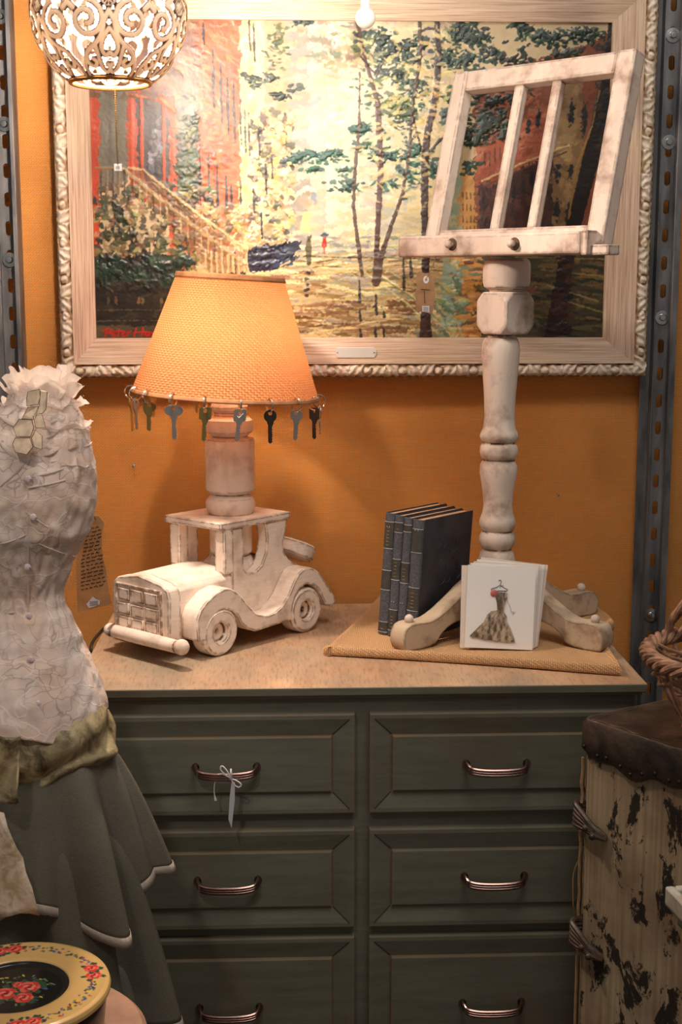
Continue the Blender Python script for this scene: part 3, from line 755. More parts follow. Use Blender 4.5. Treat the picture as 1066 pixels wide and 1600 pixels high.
def drawer(x0, x1, z0, z1, pz, handle=True):
    yb = BYF+.0005; yf = BYF-.014; ym = BYF-.008; yp = BYF-.013; w = .0355
    ix0, ix1, iz0, iz1 = x0+w, x1-w, z0+w, z1-w
    mb = MB()
    def ring(x0, x1, z0, z1, y): return [(x0, y, z0), (x1, y, z0), (x1, y, z1), (x0, y, z1)]
    e = .004
    rings = [ring(x0, x1, z0, z1, yb), ring(x0, x1, z0, z1, yf+.001), ring(x0+.002, x1-.002, z0+.002, z1-.002, yf),
             ring(x0+e+.004, x1-e-.004, z0+e+.004, z1-e-.004, yf),
             ring(ix0-.003, ix1+.003, iz0-.003, iz1+.003, ym), ring(ix0, ix1, iz0, iz1, ym+.001), ring(ix0, ix1, iz0, iz1, yp), ring(ix0+.002, ix1-.002, iz0+.002, iz1-.002, yp-.001)]
    vs = [v for r_ in rings for v in r_]; fs = []
    for k in range(len(rings)-1):
        for i in range(4):
            j = (i+1) % 4; fs.append((4*k+i, 4*k+j, 4*k+4+j, 4*k+4+i))
    n = 4*(len(rings)-1); fs.append((n, n+1, n+2, n+3)); fs.append((3, 2, 1, 0))
    mb.add(vs, fs)
    # mitre grooves: thin dark joint strips set across each corner
    d = mb.build('drawer', D_FRONT, td)
    for (cx_, cz_, dx, dz) in ((x0, z0, 1, 1), (x1, z0, -1, 1), (x0, z1, 1, -1), (x1, z1, -1, -1)):
        p = Vector((cx_+dx*.008, yf-.0004, cz_+dz*.008)); q_ = Vector((cx_+dx*(w-.002), ym-.0002, cz_+dz*(w-.002)))
        MB().tube([p, q_], .0009, 4).build('mitre_joint', plain('joint_brown', (52, 44, 34), .8) if 'joint_brown' not in bpy.data.materials else bpy.data.materials['joint_brown'], d)
    if handle:
        cx_ = (x0+x1)/2-.004 if x0 > 0 else (ix0+ix1)/2+.003
        hw_ = .047
        hb = MB()
        path = crom([(cx_-hw_, yp, pz+.006), (cx_-hw_+.001, yp-.010, pz+.004), (cx_-hw_+.007, yp-.020, pz), (cx_-hw_*.5, yp-.024, pz-.002), (cx_, yp-.025, pz-.0025),
                     (cx_+hw_*.5, yp-.024, pz-.002), (cx_+hw_-.007, yp-.020, pz), (cx_+hw_-.001, yp-.010, pz+.004), (cx_+hw_, yp, pz+.006)], 5)
        for dz in (-.0037, 0, .0037):
            hb.tube([p+Vector((0, 0, dz)) for p in path], .0029, 8)
        hb.tube([path[0]+Vector((0, .001, 0)), path[0]+Vector((0, -.004, 0))], .006, 12)
        hb.tube([path[-1]+Vector((0, .001, 0)), path[-1]+Vector((0, -.004, 0))], .006, 12)
        hn = hb.build('drawer_pull', HANDLE, d, smooth=True)
    return d
rows = [(.697, .857, .770), (.509, .671, .586), (.245, .493, .373), (.085, .230, .16)]
for (z0, z1, pz) in rows:
    drawer(-.302, .098, z0, z1, pz); drawer(.121, .521, z0, z1, pz)

# white price tag tied with ribbon to the upper left pull
tt = thing('price_tag', 'white paper price tag tied by a ribbon bow to the upper left drawer pull', 'tag', (-.093, -.60, .74))
yy = -.599
rb = MB()
def pp(px, py, y=yy): return PY(px, py, y)
rb.tube(crom([pp(361, 1218), pp(355, 1205), pp(347, 1197), pp(345, 1203), pp(353, 1211), pp(362, 1217)], 5), .0012, 6)
rb.tube(crom([pp(362, 1217), pp(370, 1220), pp(377, 1226), pp(373, 1230), pp(366, 1226), pp(362, 1218)], 5), .0012, 6)
rb.tube(crom([pp(361, 1202, yy+.01), pp(361, 1207, yy-.002), pp(362, 1217)], 5), .0015, 6)
rb.tube(crom([pp(362, 1217), pp(350, 1210), pp(341, 1210, yy+.004)], 5), .0011, 6)
rb.tube(crom([pp(338, 1214, yy+.01), pp(335, 1228, yy+.01), pp(335, 1240, yy+.01), pp(337, 1251, yy+.01)], 5), [.0008]*12+[.0012, .0018, .0022, .002], 6)
rb.build('ribbon', RIBBON, tt, smooth=True)
tg = MB()
o1 = [pp(362, 1222), pp(367, 1222), pp(367, 1250), pp(362, 1294), pp(357, 1280), pp(359, 1245)]
tg.frustum([p+Vector((0, .0008, 0)) for p in o1], [p-Vector((0, .0004, 0)) for p in o1])
tg.build('tag_slip', plain('grey_white_slip', (200, 196, 196), .6), tt)

# ------------------------------------------------------------------ folded burlap mat
mt = MB()
corners = [(.064, -.380), (.066, -.390), (.072, -.394), (.285, -.452), (.496, -.521), (.512, -.522), (.519, -.508), (.526, -.40), (.553, -.27), (.575, -.235), (.573, -.15), (.553, -.092), (.47, -.06), (.32, -.022), (.182, -.016), (.172, -.020), (.12, -.20)]
loop = crom([(x, y, 0) for x, y in corners], 8, True)
cen = Vector((.35, -.26, 0)); vs = []; fs = []; n = len(loop); z0 = DZT+.0005
def matring(k, inset, z, jitter=0):
    return [Vector((p.x, p.y, 0)).lerp(cen, inset) + Vector((0, 0, z+.0012*noise.noise(Vector((p.x*14, p.y*14, k))))) for p in loop]
prof = [(.018, z0), (.003, z0+.002), (-.001, z0+.006), (-.001, z0+.0115), (.006, z0+.0160), (.018, z0+.0172), (.034, z0+.0150), (.055, z0+.0112), (.3, z0+.010), (.6, z0+.010), (.9, z0+.010)]
for k, (i_, z_) in enumerate(prof): vs += matring(k if k > 2 else 0, i_, z_ + (.0008 if k < 1 else 0))
for k in range(len(prof)-1):
    for i in range(n): fs.append((k*n+i, k*n+(i+1) % n, (k+1)*n+(i+1) % n, (k+1)*n+i))
fs.append(tuple(range((len(prof)-1)*n, len(prof)*n))); fs.append(tuple(reversed(range(n))))
mt.add(vs, fs)
tag(mt.build('burlap_mat', MATCLOTH, smooth=True, angle=80), 'folded tan burlap mat lying under the book stand on the dresser', 'mat')
ZM = z0+.0116    # top of the mat

# ------------------------------------------------------------------ toy car lamp
A = Vector((-.115, -.382, DZT)); rz = math.atan2(-.728, -.686)
tl = thing('table_lamp', 'lit table lamp with an orange burlap shade on a whitewashed wooden toy car', 'lamp', A, rz)
lay = dict(parent=tl, world=False)
side_t0, side_t1 = -.040, .002
fend = [(.050, .034), (.052, .070), (.044, .085), (.031, .096), (.010, .107), (-.010, .112), (-.024, .110), (-.043, .098), (-.065, .074), (-.084, .056), (-.110, .048), (-.130, .050), (-.146, .057), (-.163, .073),
        (-.180, .098), (-.190, .109), (-.204, .115), (-.223, .114), (-.238, .106), (-.250, .094), (-.266, .073), (-.283, .052), (-.286, .043), (-.278, .036), (-.265, .037), (-.257, .043), (-.250, .056), (-.240, .072), (-.226, .083),
        (-.208, .087), (-.192, .082), (-.180, .070), (-.174, .055), (-.170, .030), (-.081, .026), (-.062, .034), (-.048, .045), (-.040, .060), (-.028, .071), (-.012, .077), (.004, .076), (.017, .067), (.026, .052), (.031, .032)]
for (t0, t1) in ((side_t0, side_t1), (-.210, -.168)):
    MB().poly(fend, lambda s_, z_: (s_, t0, z_), lambda s_, z_: (s_, t1, z_)).build('fender', W_CAR, bevel=.0016, bseg=2, **lay)
# wheels
def wheel(s_, t_out, sgn, z=.040, r=.040):
    mb = MB(); w = .034
    prof = [(0, -w), (r*.9, -w), (r, -w+.004), (r, -.005), (r-.005, 0), (.0195, 0), (.0175, -.002), (.0165, -.012), (.004, -.0125), (.003, -.018), (0, -.018)]
    mtx = Matrix.Translation((s_, t_out, z)) @ Matrix.Rotation(R(-90*sgn), 4, 'X')
    mb.lathe(prof, 44, mat=mtx)
    return mb.build('wheel', W_CAR, smooth=True, angle=35, **lay)
wheel(-.001, .003, 1); wheel(-.209, .003, 1); wheel(-.001, -.211, -1); wheel(-.209, -.211, -1)
# body with arched bonnet
hood = [(-.172, .030), (-.172, .112), (-.167, .121), (-.150, .127), (-.110, .131), (-.065, .127), (-.045, .121), (-.038, .112), (-.038, .030)]
MB().poly(hood, lambda t_, z_: (.060, t_, z_), lambda t_, z_: (-.068, t_, z_+.003)).build('bonnet', W_CAR, bevel=.0016, **lay)
rad = [(-.168, .034), (-.170, .105), (-.166, .118), (-.156, .126), (-.134, .130), (-.105, .135), (-.072, .130), (-.048, .126), (-.033, .118), (-.029, .105), (-.031, .034)]
rad_o = MB().poly(rad, lambda t_, z_: (.084, t_, z_), lambda t_, z_: (.058, t_, z_)).build('radiator', W_CAR, bevel=.002, bseg=2, **lay)
cols = [(-.153, -.126), (-.121, -.091), (-.086, -.055)]; rws = [(.042, .061), (.065, .084), (.088, .109)]
for (a_, b_) in cols:
    for (c_, d_) in rws:
        arr = [(a_, c_), (b_, c_), (b_, d_), (a_, d_)]
        MB().poly([(x+rnd.uniform(-.001, .001), z+rnd.uniform(-.001, .001)) for x, z in arr], lambda t_, z_: (.0875, t_, z_), lambda t_, z_: (.083, t_, z_)).build('grille_block', W_CAR, parent=rad_o, world=False, bevel=.0015)
for (a_, b_, c_, d_) in ((-.161, -.157, .038, .115), (-.050, -.046, .038, .115), (-.159, -.049, .1125, .1165)):
    MB().box((.083, a_, c_), (.0868, b_, d_)).build('grille_surround', W_CAR, parent=rad_o, world=False, bevel=.001)
bp = MB()
bp.tube([(.098, -.160, .036), (.098, -.155, .036), (.098, -.09, .036), (.098, .010, .036), (.098, .018, .036)], [.007, .0110, .0120, .0110, .009], 14, flat=.95)
bp.sphere((.100, .016, .038), .0130, 16, 10)
bp.sphere((.100, -.159, .037), .0112, 16, 10)
bp.build('bumper', W_CAR, smooth=True, **lay)
MB().box((.05, -.17, .028), (.095, -.05, .040)).build('bumper_mount', W_CAR, **lay)
# cab sides with a curved window opening
cab = [(-.066, .028), (-.066, .200), (-.094, .200), (-.094, .128), (-.104, .117), (-.122, .117), (-.138, .126), (-.149, .146), (-.152, .170), (-.148, .200), (-.203, .200), (-.199, .178), (-.192, .158), (-.193, .142), (-.206, .126), (-.235, .110), (-.262, .085), (-.268, .05), (-.262, .028)]
for (t0, t1) in ((-.062, -.038), (-.174, -.150)):
    MB().poly(cab, lambda s_, z_: (s_, t0, z_), lambda s_, z_: (s_, t1, z_)).build('cab_side', W_CAR, bevel=.0014, **lay)
MB().box((-.262, -.153, .028), (-.066, -.059, .098)).build('cab_floor', W_CAR, **lay)
MB().poly([(-.200, .095), (-.196, .130), (-.212, .124), (-.240, .108), (-.262, .088), (-.262, .07)], lambda s_, z_: (s_, -.152, z_), lambda s_, z_: (s_, -.060, z_)).build('boot_lid', W_CAR, bevel=.002, **lay)
for (t0, t1) in ((-.062, -.038), (-.174, -.150)):
    MB().box((-.070, t0+.001, .124), (-.048, t1+.001, .199)).build('windscreen_pillar', W_CAR, bevel=.002, **lay)
MB().box((-.209, -.177, .199), (-.040, -.036, .212)).build('roof', W_CAR, bevel=.0022, bseg=2, **lay)
# spare wheel leaning on the back
sp = MB(); mtx = Matrix.Translation((-.268, -.088, .130)) @ Matrix.Rotation(R(-25), 4, 'Y')
sp.lathe([(0, -.014), (.038, -.014), (.042, -.010), (.042, .010), (.038, .014), (.016, .014), (.014, .006), (0, .006)], 36, mat=mtx)
sp.build('spare_wheel', W_CAR, smooth=True, angle=35, **lay)
MB().tube([(-.280, -.20, .045), (-.280, -.02, .045)], .009, 10).build('rear_bar', W_CAR, smooth=True, **lay)
# turned column (world coordinates)
cx, cy = -.102, -.222
def prof_px(rows_, cxp, y):
    out = []
    for (w, py) in rows_:
        out.append((w/2/(F/( (PY(cxp, py, y)-CAM).dot(FW))), PY(cxp, py, y).z))
    return out
zr = DZT+.212
col = [(0, 1.002), (.030, 1.002), (.036, 1.006), (.041, 1.016), (.041, 1.026), (.036, 1.036), (.029, 1.040), (.036, 1.044), (.037, 1.05), (.037, zr-.0), (.037, zr+.001), (.040, zr+.004), (.043, zr+.012), (.0435, zr+.020), (.040, zr+.028), (.033, zr+.0325),
       (.031, zr+.036), (.036, zr+.038), (.0415, zr+.041), (.0425, zr+.046), (.0425, zr+.128), (.0415, zr+.131), (.033, zr+.132), (.030, zr+.135), (.033, zr+.138), (.039, zr+.143), (.041, zr+.153), (.039, zr+.163), (.033, zr+.169),
       (.026, zr+.171), (.025, zr+.176), (.030, zr+.180), (.032, zr+.186), (.029, zr+.193), (.020, zr+.198), (.016, zr+.215), (0, zr+.215)]
cb = MB().lathe(col, 48, (cx, cy)); cb.build('turned_column', W_COL, tl, smooth=True, angle=30)
MB().lathe([(0, zr+.21), (.012, zr+.21), (.012, zr+.225), (.017, zr+.228), (.017, zr+.27), (.013, zr+.275), (0, zr+.275)], 20, (cx, cy)).build('lamp_holder', BRASS, tl, smooth=True)
# shade
SC = Vector((-.108, -.222, 1.3165)); ST = Vector((-.097, -.222, 1.5215)); rB, rT = .1605, .0895
def shade_pt(a, t, dr=0):
    c = SC.lerp(ST, t); r = rB+(rT-rB)*t+dr
    tilt = .0095
    return Vector((c.x+r*math.cos(a), c.y+r*math.sin(a), c.z-tilt*(r/rB)*math.cos(a)))
NU, NV = 96, 14
def shade_mesh(t0, t1, dr, name, mat, nv=NV, thick=.0, parent=tl):
    mb = MB(); mb.grid(lambda i, j: shade_pt(2*math.pi*i/NU, t0+(t1-t0)*j/(nv-1), dr), NU, nv, True)
    ob = mb.build(name, mat, parent, smooth=True, weld=False, solid=thick)
    uvl = ob.data.uv_layers.new(name='UVMap')
    for p in ob.data.polygons:
        for li in p.loop_indices:
            vi = ob.data.loops[li].vertex_index; i, j = divmod(vi, nv)
            if i == 0 and any(ob.data.loops[q].vertex_index//nv == NU-1 for q in p.loop_indices): i = NU
            uvl.data[li].uv = (i/NU, j/(nv-1))
    return ob
ms = M('orange_burlap_shade'); tc = ms.coord('UV'); sx = ms.sep(tc)
h = ms.weave(ms.math('MULTIPLY', sx[0], 1.0), ms.math('MULTIPLY', sx[1], .29), math.pi*190)
nz = ms.noise(ms.coord('UV', scale=(1, 1, 1)), 7, 3)
cth = ms.mix(ms.ramp(h, [(.15, 0), (.7, 1)]), lin((176, 96, 54)), lin((244, 166, 116)))
gapc = ms.mix(ms.ramp(h, [(.25, 0), (.6, 1)]), (1.0, .56, .27), (.82, .27, .10))
df = ms.n('ShaderNodeBsdfDiffuse'); ms.put(df.inputs[0], cth); ms.put(df.inputs['Normal'], ms.bump(h, 1.0, .003))
tr = ms.n('ShaderNodeBsdfTranslucent'); ms.put(tr.inputs[0], gapc)
mx = ms.n('ShaderNodeMixShader'); mx.inputs[0].default_value = .36
ms.t.links.new(df.outputs[0], mx.inputs[1]); ms.t.links.new(tr.outputs[0], mx.inputs[2]); ms.t.links.new(mx.outputs[0], ms.out.inputs[0])
sh = shade_mesh(0, 1, 0, 'lamp_shade', ms.m)
TRIM = plain('brown_shade_trim', (176, 120, 78), .8, nscale=60)
shade_mesh(0, .035, .0008, 'bottom_trim', TRIM, 4, .0022, sh)
shade_mesh(.955, 1.0, .0008, 'top_trim', TRIM, 4, .0022, sh)
sp_ = MB()
for a in (R(90), R(210), R(330)): sp_.tube([ST+Vector((0, 0, -.012)), shade_pt(a, .99)+Vector((0, 0, -.004))], .0012, 6)
sp_.tube([ST+Vector((0, 0, -.03)), ST+Vector((0, 0, .002))], .004, 10)
hz_ = [Vector((-.1+s__*x, cy, z)) for s__ in (1,) for x, z in ((.012, zr+.225), (.045, zr+.26), (.055, zr+.32), (.045, zr+.37), (0, 1.50))]
sp_.tube(crom(hz_, 6), .0014, 6); sp_.tube([Vector((-.2-p.x, p.y, p.z)) for p in crom(hz_, 6)], .0014, 6)
sp_.build('shade_spider', BRASS, sh, smooth=True)
EM = M('glowing_bulb'); e_ = EM.n('ShaderNodeEmission'); e_.inputs[0].default_value = (1, .80, .54, 1); e_.inputs[1].default_value = 44
EM.t.links.new(e_.outputs[0], EM.out.inputs[0])
MB().lathe([(0, 1.375), (.012, 1.375), (.016, 1.380), (.026, 1.395), (.029, 1.408), (.026, 1.423), (.014, 1.434), (0, 1.437)], 20, (cx+.002, cy)).build('light_bulb', EM.m, tl, smooth=True)
# the cable running off to the left behind the dress
cbp = [PZ(300, 975, DZT+.004), PZ(225, 968, DZT+.004), PZ(172, 978, DZT+.004), PZ(155, 990, DZT+.004), PZ(143, 1008, DZT+.004)]
cbp += [Vector((-.335, cbp[-1].y-.01, DZT-.02)), Vector((-.345, cbp[-1].y-.012, DZT-.06))]
MB().tube(crom(cbp, 8), .0028, 8).build('power_cable', BLACK, tl, smooth=True)

# ------------------------------------------------------------------ keys on rings
KM = dict(brass=plain('tarnished_brass_key', (140, 122, 76), .35, .9), silver=plain('nickel_key', (176, 172, 168), .3, .95), dark=plain('dark_steel_key', (74, 64, 58), .4, .9), gold=plain('bright_brass_key', (206, 160, 92), .3, .9))
RINGM = plain('wire_key_ring', (214, 206, 200), .2, 1)
def headr(kind, a):
    if kind == 'round': return 1.0
    if kind == 'square':
        c_, s_ = abs(math.cos(a)), abs(math.sin(a)); return min(1.25, 1/max(c_, s_))*.97
    if kind == 'wide': return 1/(math.sqrt((math.cos(a)/1.45)**2+(math.sin(a)/.9)**2))
    if kind == 'hex': return math.cos(math.pi/6)/math.cos(((a+math.pi/6) % (math.pi/3))-math.pi/6)*1.05
    return 1+.14*math.cos(3*a)
def key(ang_deg, kind, mat, face, length, label, swing=0, tick=False):
    a = R(ang_deg-90)
    rim = shade_pt(a, .02); outv = Vector((math.cos(a), math.sin(a), 0)); rr = .0105
    rc = rim+outv*.0015+Vector((0, 0, -.004))
    t = thing('hanging_key', label, 'key', rc+Vector((0, 0, -rr-length)), 0, None)
    ring = MB()
    tilt = Vector((0, 0, 1))
    ring.tube([rc+outv*rr*math.cos(b)+Vector((0, 0, 1))*rr*math.sin(b) for b in [2*math.pi*k/24 for k in range(24)]], .0008, 6, True)
    ring.tube([rc+outv*(rr+.0006)*math.cos(b)+Vector((0, 0, 1))*(rr+.0006)*math.sin(b)+outv.cross(Vector((0, 0, 1)))*.0014 for b in [2*math.pi*k/24 for k in range(24)]], .0008, 6, True)
    ring.build('key_ring', RINGM, t, smooth=True)
    hr = .0105; top = rc+Vector((0, 0, -rr+.001)); th = .0011
    fa = R(face); ux = Vector((math.cos(fa), math.sin(fa), 0)); uy = Vector((-math.sin(fa), math.cos(fa), 0))
    dn = Vector((math.sin(R(swing)), 0, -math.cos(R(swing))))
    side = ux
    hc = top+dn*(hr-.0025)
    kb = MB(); n = 28
    def pt(x, y, o): return hc+side*x+dn*(-y)+uy*o
    outer = [(hr*headr(kind, b)*math.cos(b), hr*headr(kind, b)*math.sin(b)) for b in [2*math.pi*k/n for k in range(n)]]
    holer = .0032; hy = hr*.42
    inner = [(holer*math.cos(b), hy+holer*math.sin(b)) for b in [2*math.pi*k/n for k in range(n)]]
    vs = [pt(x, y, o) for o in (-th, th) for (x, y) in outer+inner]; fs = []
    for k in range(n):
        j = (k+1) % n
        fs += [(k, j, n+j, n+k), (2*n+n+k, 2*n+n+j, 2*n+j, 2*n+k), (2*n+k, 2*n+j, j, k), (n+k, n+j, 3*n+j, 3*n+k)]
    kb.add(vs, fs)
    y0 = -hr*.8; bl = length-2*hr+.002; w = .0042
    pts = [(-.0055, y0), (-.0055, y0-.003), (-w*.9, y0-.006)]
    pts += [(-w*.9, y0-bl+.003), (0, y0-bl)]
    k = 6
    tooth = []
    for i in range(k):
        yt = y0-bl+.004+(bl*.62)*(i/k)
        tooth += [(w*.9, yt), (w*(.25+.5*rnd.random()), yt+bl*.05)]
    pts += tooth+[(w*.9, y0-.007), (.0055, y0-.003), (.0055, y0)]
    kb.poly(pts, lambda x, y: pt(x, y, -th*.9), lambda x, y: pt(x, y, th*.9))
    blade = kb.build('key_blade', KM[mat], t)
    if tick:
        tk = MB(); tk.tube([pt(-.004, -.001, -th-.0003), pt(-.001, -.004, -th-.0003), pt(.005, .003, -th-.0003)], .0007, 5)
        tk.build('tick_mark', WHITEP, blade)
    return t
ks = [(-80, 'round', 'gold', 75, .060, 'brass key seen edge-on, hanging at the far left of the shade rim', 1, False),
      (-66, 'oval', 'silver', 70, .052, 'silver key seen edge-on, second from the left under the shade', 1, False),
      (-49, 'oval', 'brass', 20, .050, 'green-tinged brass key hanging near the bright left side of the shade', 0, False),
      (-29, 'wide', 'silver', 5, .058, 'wide-headed silver key hanging left of the column', 1, False),
      (-9, 'square', 'brass', 0, .056, 'square-headed dark brass key hanging just left of the lamp neck', -4, False),
      (11, 'square', 'silver', -5, .054, 'silver key with a white tick mark hanging before the lamp neck', -7, True),
      (29, 'round', 'dark', 5, .056, 'round-headed dark key hanging just right of the column', 0, False),
      (49, 'hex', 'silver', -10, .052, 'six-sided silver key hanging third from the right under the shade', -3, False),
      (70, 'square', 'dark', -40, .054, 'dark key turned half sideways near the right end of the shade', 0, False),
      (86, 'round', 'silver', -75, .050, 'thin silver key seen edge-on at the far right of the shade', 1, False),
      (-124, 'round', 'gold', 60, .046, 'pale brass key behind the left rim of the shade', 0, False),
      (-140, 'oval', 'gold', 60, .044, 'pale gold key on the far rim, between the green-tinged and wide-headed keys', 2, False),
      (-158, 'round', 'gold', 60, .040, 'gold key on the far rim, just right of the wide-headed silver key', 0, False)]
for k_ in ks: key(*k_)

# ------------------------------------------------------------------ pendant globe lamp
PC = Vector((-.2495, -.55, 1.880)); PR = .1085
tpn = thing('pendant_lamp', 'glowing white and gold filigree globe lamp hanging at the upper left', 'lamp', (PC.x, PC.y, PC.z-.11))
def spiral(cx_, cy_, r0, r1, a0, turns, n=40):
    return [(cx_+(r0+(r1-r0)*i/n)*math.cos(a0+turns*2*math.pi*i/n), cy_+(r0+(r1-r0)*i/n)*math.sin(a0+turns*2*math.pi*i/n)) for i in range(n+1)]
curves = []
for sg in (-1, 1):
    S = lambda pts: [(sg*x, y) for x, y in pts]
    curves.append((S(spiral(13.2, -14, 13.5, 3.0, R(80), -1.45)), 1.9))           # big loop
    curves.append((S([(27, -12), (24, -24), (18, -31), (12, -35), (8, -40), (9, -46), (14, -48.5), (17, -45), (14.5, -42.5)]), 1.8))
    curves.append((S([(30, -20), (25, -27), (23, -34), (26, -39.5), (30, -37)]), 1.7))   # heart
    curves.append((S([(18, -31), (20, -42), (22, -50), (27, -54), (30, -50), (28, -46.5)]), 1.7))
    curves.append((S([(8, -40), (4, -48), (3, -56)]), 1.6))
    curves.append((S([(30, -8), (27, -14), (27, -12)]), 1.8))
    curves.append((S([(0, -2), (4, -6)]), 2.0))
segs = []
for pts, w in curves:
    pts = [(v.x, v.y) for v in crom([(x, y, 0) for x, y in pts], 4)] if len(pts) < 20 else pts
    for a_, b_ in zip(pts[:-1], pts[1:]): segs.append((a_[0], a_[1], b_[0], b_[1], w))
segs = np.array(segs)
na, ne = 480, 152; eL = 59.0
azs = (np.arange(na)/na*360.0); els = np.linspace(-eL, eL, ne)
cell = ((azs+30) % 60)-30
XX_, YY_ = np.meshgrid(cell, -np.abs(els), indexing='ij')
cosf = np.cos(np.radians(YY_))
dist = np.full(XX_.shape, 99.0)
for (xa, ya, xb, yb, w) in segs:
    L2 = (xb-xa)**2+(yb-ya)**2+1e-9
    t = np.clip(((XX_-xa)*(xb-xa)+(YY_-ya)*(yb-ya))/L2, 0, 1)
    dx = (XX_-xa-t*(xb-xa))*np.sqrt(np.clip(cosf, .5, 1)); dy = YY_-ya-t*(yb-ya)
    dist = np.minimum(dist, np.hypot(dx, dy)-w-.75)
# rosettes on the equator between the loops
rx = np.abs(XX_)-30; rd = np.hypot(rx*cosf, YY_)
dist = np.minimum(dist, rd-6.4)
ros = rd
dist = np.minimum(dist, -(57-np.abs(YY_))*-1.0-2.2+0*XX_) if False else np.minimum(dist, (59-np.abs(YY_))-2.4)
petal = (np.abs(rd-3.7) < .9) & (np.cos(10*np.arctan2(YY_, rx)) > .1)
solid = dist < .15
vs = []; cols_ = []
for i in range(na):
    for j in range(ne):
        dd = dist[i, j]; rr = PR + .0022*max(0, min(1, -dd/1.4)) - (.002 if petal[i, j] else 0)
        a = R(azs[i]+7); e2 = R(els[j])
        if ros[i, j] < 6.2: rr += .0015*(1 if ros[i, j] > 5 or ros[i, j] < 1.6 else 0)
        vs.append((PC.x+rr*math.cos(e2)*math.cos(a), PC.y+rr*math.cos(e2)*math.sin(a), PC.z+rr*math.sin(e2)))
        edge = min(1, max(0, (dd+1.25)/.6)); edge = max(edge, 1.0 if petal[i, j] else 0)
        cols_.append(edge)
gl = MB(); fs = []
for i in range(na):
    i2 = (i+1) % na
    for j in range(ne-1):
        if int(solid[i, j]) + int(solid[i2, j]) + int(solid[i, j+1]) + int(solid[i2, j+1]) >= 3:
            fs.append((i*ne+j, i2*ne+j, i2*ne+j+1, i*ne+j+1))
gl.add(vs, fs)
mf = M('enamelled_filigree'); at = mf.n('ShaderNodeAttribute'); at.attribute_name = 'edge'
cc = mf.mix(at.outputs['Fac'], lin((250, 236, 216)), lin((104, 62, 22)))
fd = mf.n('ShaderNodeBsdfPrincipled'); mf.put(fd.inputs['Base Color'], cc); mf.put(fd.inputs['Roughness'], .35)
ftr = mf.n('ShaderNodeBsdfTranslucent'); mf.put(ftr.inputs[0], cc)
fmx = mf.n('ShaderNodeMixShader'); fmx.inputs[0].default_value = .10
mf.t.links.new(fd.outputs[0], fmx.inputs[1]); mf.t.links.new(ftr.outputs[0], fmx.inputs[2]); mf.t.links.new(fmx.outputs[0], mf.out.inputs[0])
go = gl.build('filigree_globe', mf.m, tpn, smooth=True, weld=False, angle=80)
at_ = go.data.attributes.new('edge', 'FLOAT', 'POINT'); at_.data.foreach_set('value', cols_)
md = go.modifiers.new('solid', 'SOLIDIFY'); md.thickness = .0022; md.offset = -1
zb = PC.z-PR*math.sin(R(59)); rb_ = PR*math.cos(R(59))
GOLD = plain('gold_rim', (176, 130, 70), .35, .7)
MB().tube([(PC.x+rb_*math.cos(a), PC.y+rb_*math.sin(a), zb-.001) for a in [2*math.pi*k/60 for k in range(60)]], .0034, 8, True).build('bottom_rim', GOLD, tpn, smooth=True)
zt = 2*PC.z-zb
MB().lathe([(0, zt-.03), (.013, zt-.03), (.014, zt), (rb_+.002, zt-.001), (rb_, zt+.006), (.02, zt+.02), (.008, zt+.03), (0, zt+.03)], 40, (PC.x, PC.y)).build('top_cap', GOLD, tpn, smooth=True)
bl_ = MB().lathe([(0, PC.z-.027), (.012, PC.z-.023), (.020, PC.z-.012), (.0225, PC.z), (.020, PC.z+.014), (.014, PC.z+.03), (.012, PC.z+.06), (0, PC.z+.062)], 24, (PC.x, PC.y))
EM2 = M('hot_bulb'); e2_ = EM2.n('ShaderNodeEmission'); e2_.inputs[0].default_value = (1, .84, .70, 1); e2_.inputs[1].default_value = 1350
EM2.t.links.new(e2_.outputs[0], EM2.out.inputs[0])
bl_.build('light_bulb', EM2.m, tpn, smooth=True)
MB().tube([(PC.x, PC.y, zt+.02), (PC.x, PC.y, 2.6)], .003, 8).build('hanging_cord', BLACK, tpn, smooth=True)
# beaded pull chain
chx = PY(184, 258, PC.y+.004); ch = MB(); ztop = PC.z-.03; nb_ = 56
p_top = Vector((PC.x+.004, PC.y+.004, ztop)); p_bot = Vector((chx.x, PC.y+.004, chx.z+.002))
for k in range(nb_):
    ch.sphere(p_top.lerp(p_bot, k/(nb_-1)), .0013, 6, 4)
ch.tube([p_top, p_bot], .0004, 4)
ch.build('pull_chain', BRASS, tpn, smooth=True)
tgm = thing('paper_tag', 'tiny white printed tag on the end of the globe lamp pull chain', 'tag', (p_bot.x, p_bot.y, p_bot.z-.012))
MB().box((p_bot.x-.0052, p_bot.y-.0006, p_bot.z-.010), (p_bot.x+.0058, p_bot.y, p_bot.z)).build('tag_paper', PAPER, tgm)
g = MB()
for k in range(5): g.box((p_bot.x-.003+k*.0013, p_bot.y-.0009, p_bot.z-.0075), (p_bot.x-.0023+k*.0013, p_bot.y-.0005, p_bot.z-.0035))
g.build('tag_print', LABELI, tgm)

# white ball on a cord in front of the frame top
wbp = PY(571, 28, -.30); t = thing('cord_ball', 'small glossy white ball hanging on a white cord before the frame top', 'pendant', wbp-Vector((0, 0, .018)))
MB().sphere(wbp, .0165, 24, 16).build('ball', WHITEP, t, smooth=True)
MB().lathe([(0, wbp.z+.012), (.0065, wbp.z+.013), (.0075, wbp.z+.018), (.0068, wbp.z+.027), (.004, wbp.z+.030), (0, wbp.z+.030)], 16, (wbp.x, wbp.y)).build('collar', WHITEP, t, smooth=True)
MB().tube([wbp+Vector((0, 0, .028)), wbp+Vector((.004, .002, .10)), wbp+Vector((.006, .003, .7))], .003, 8).build('cord', WHITEP, t, smooth=True)

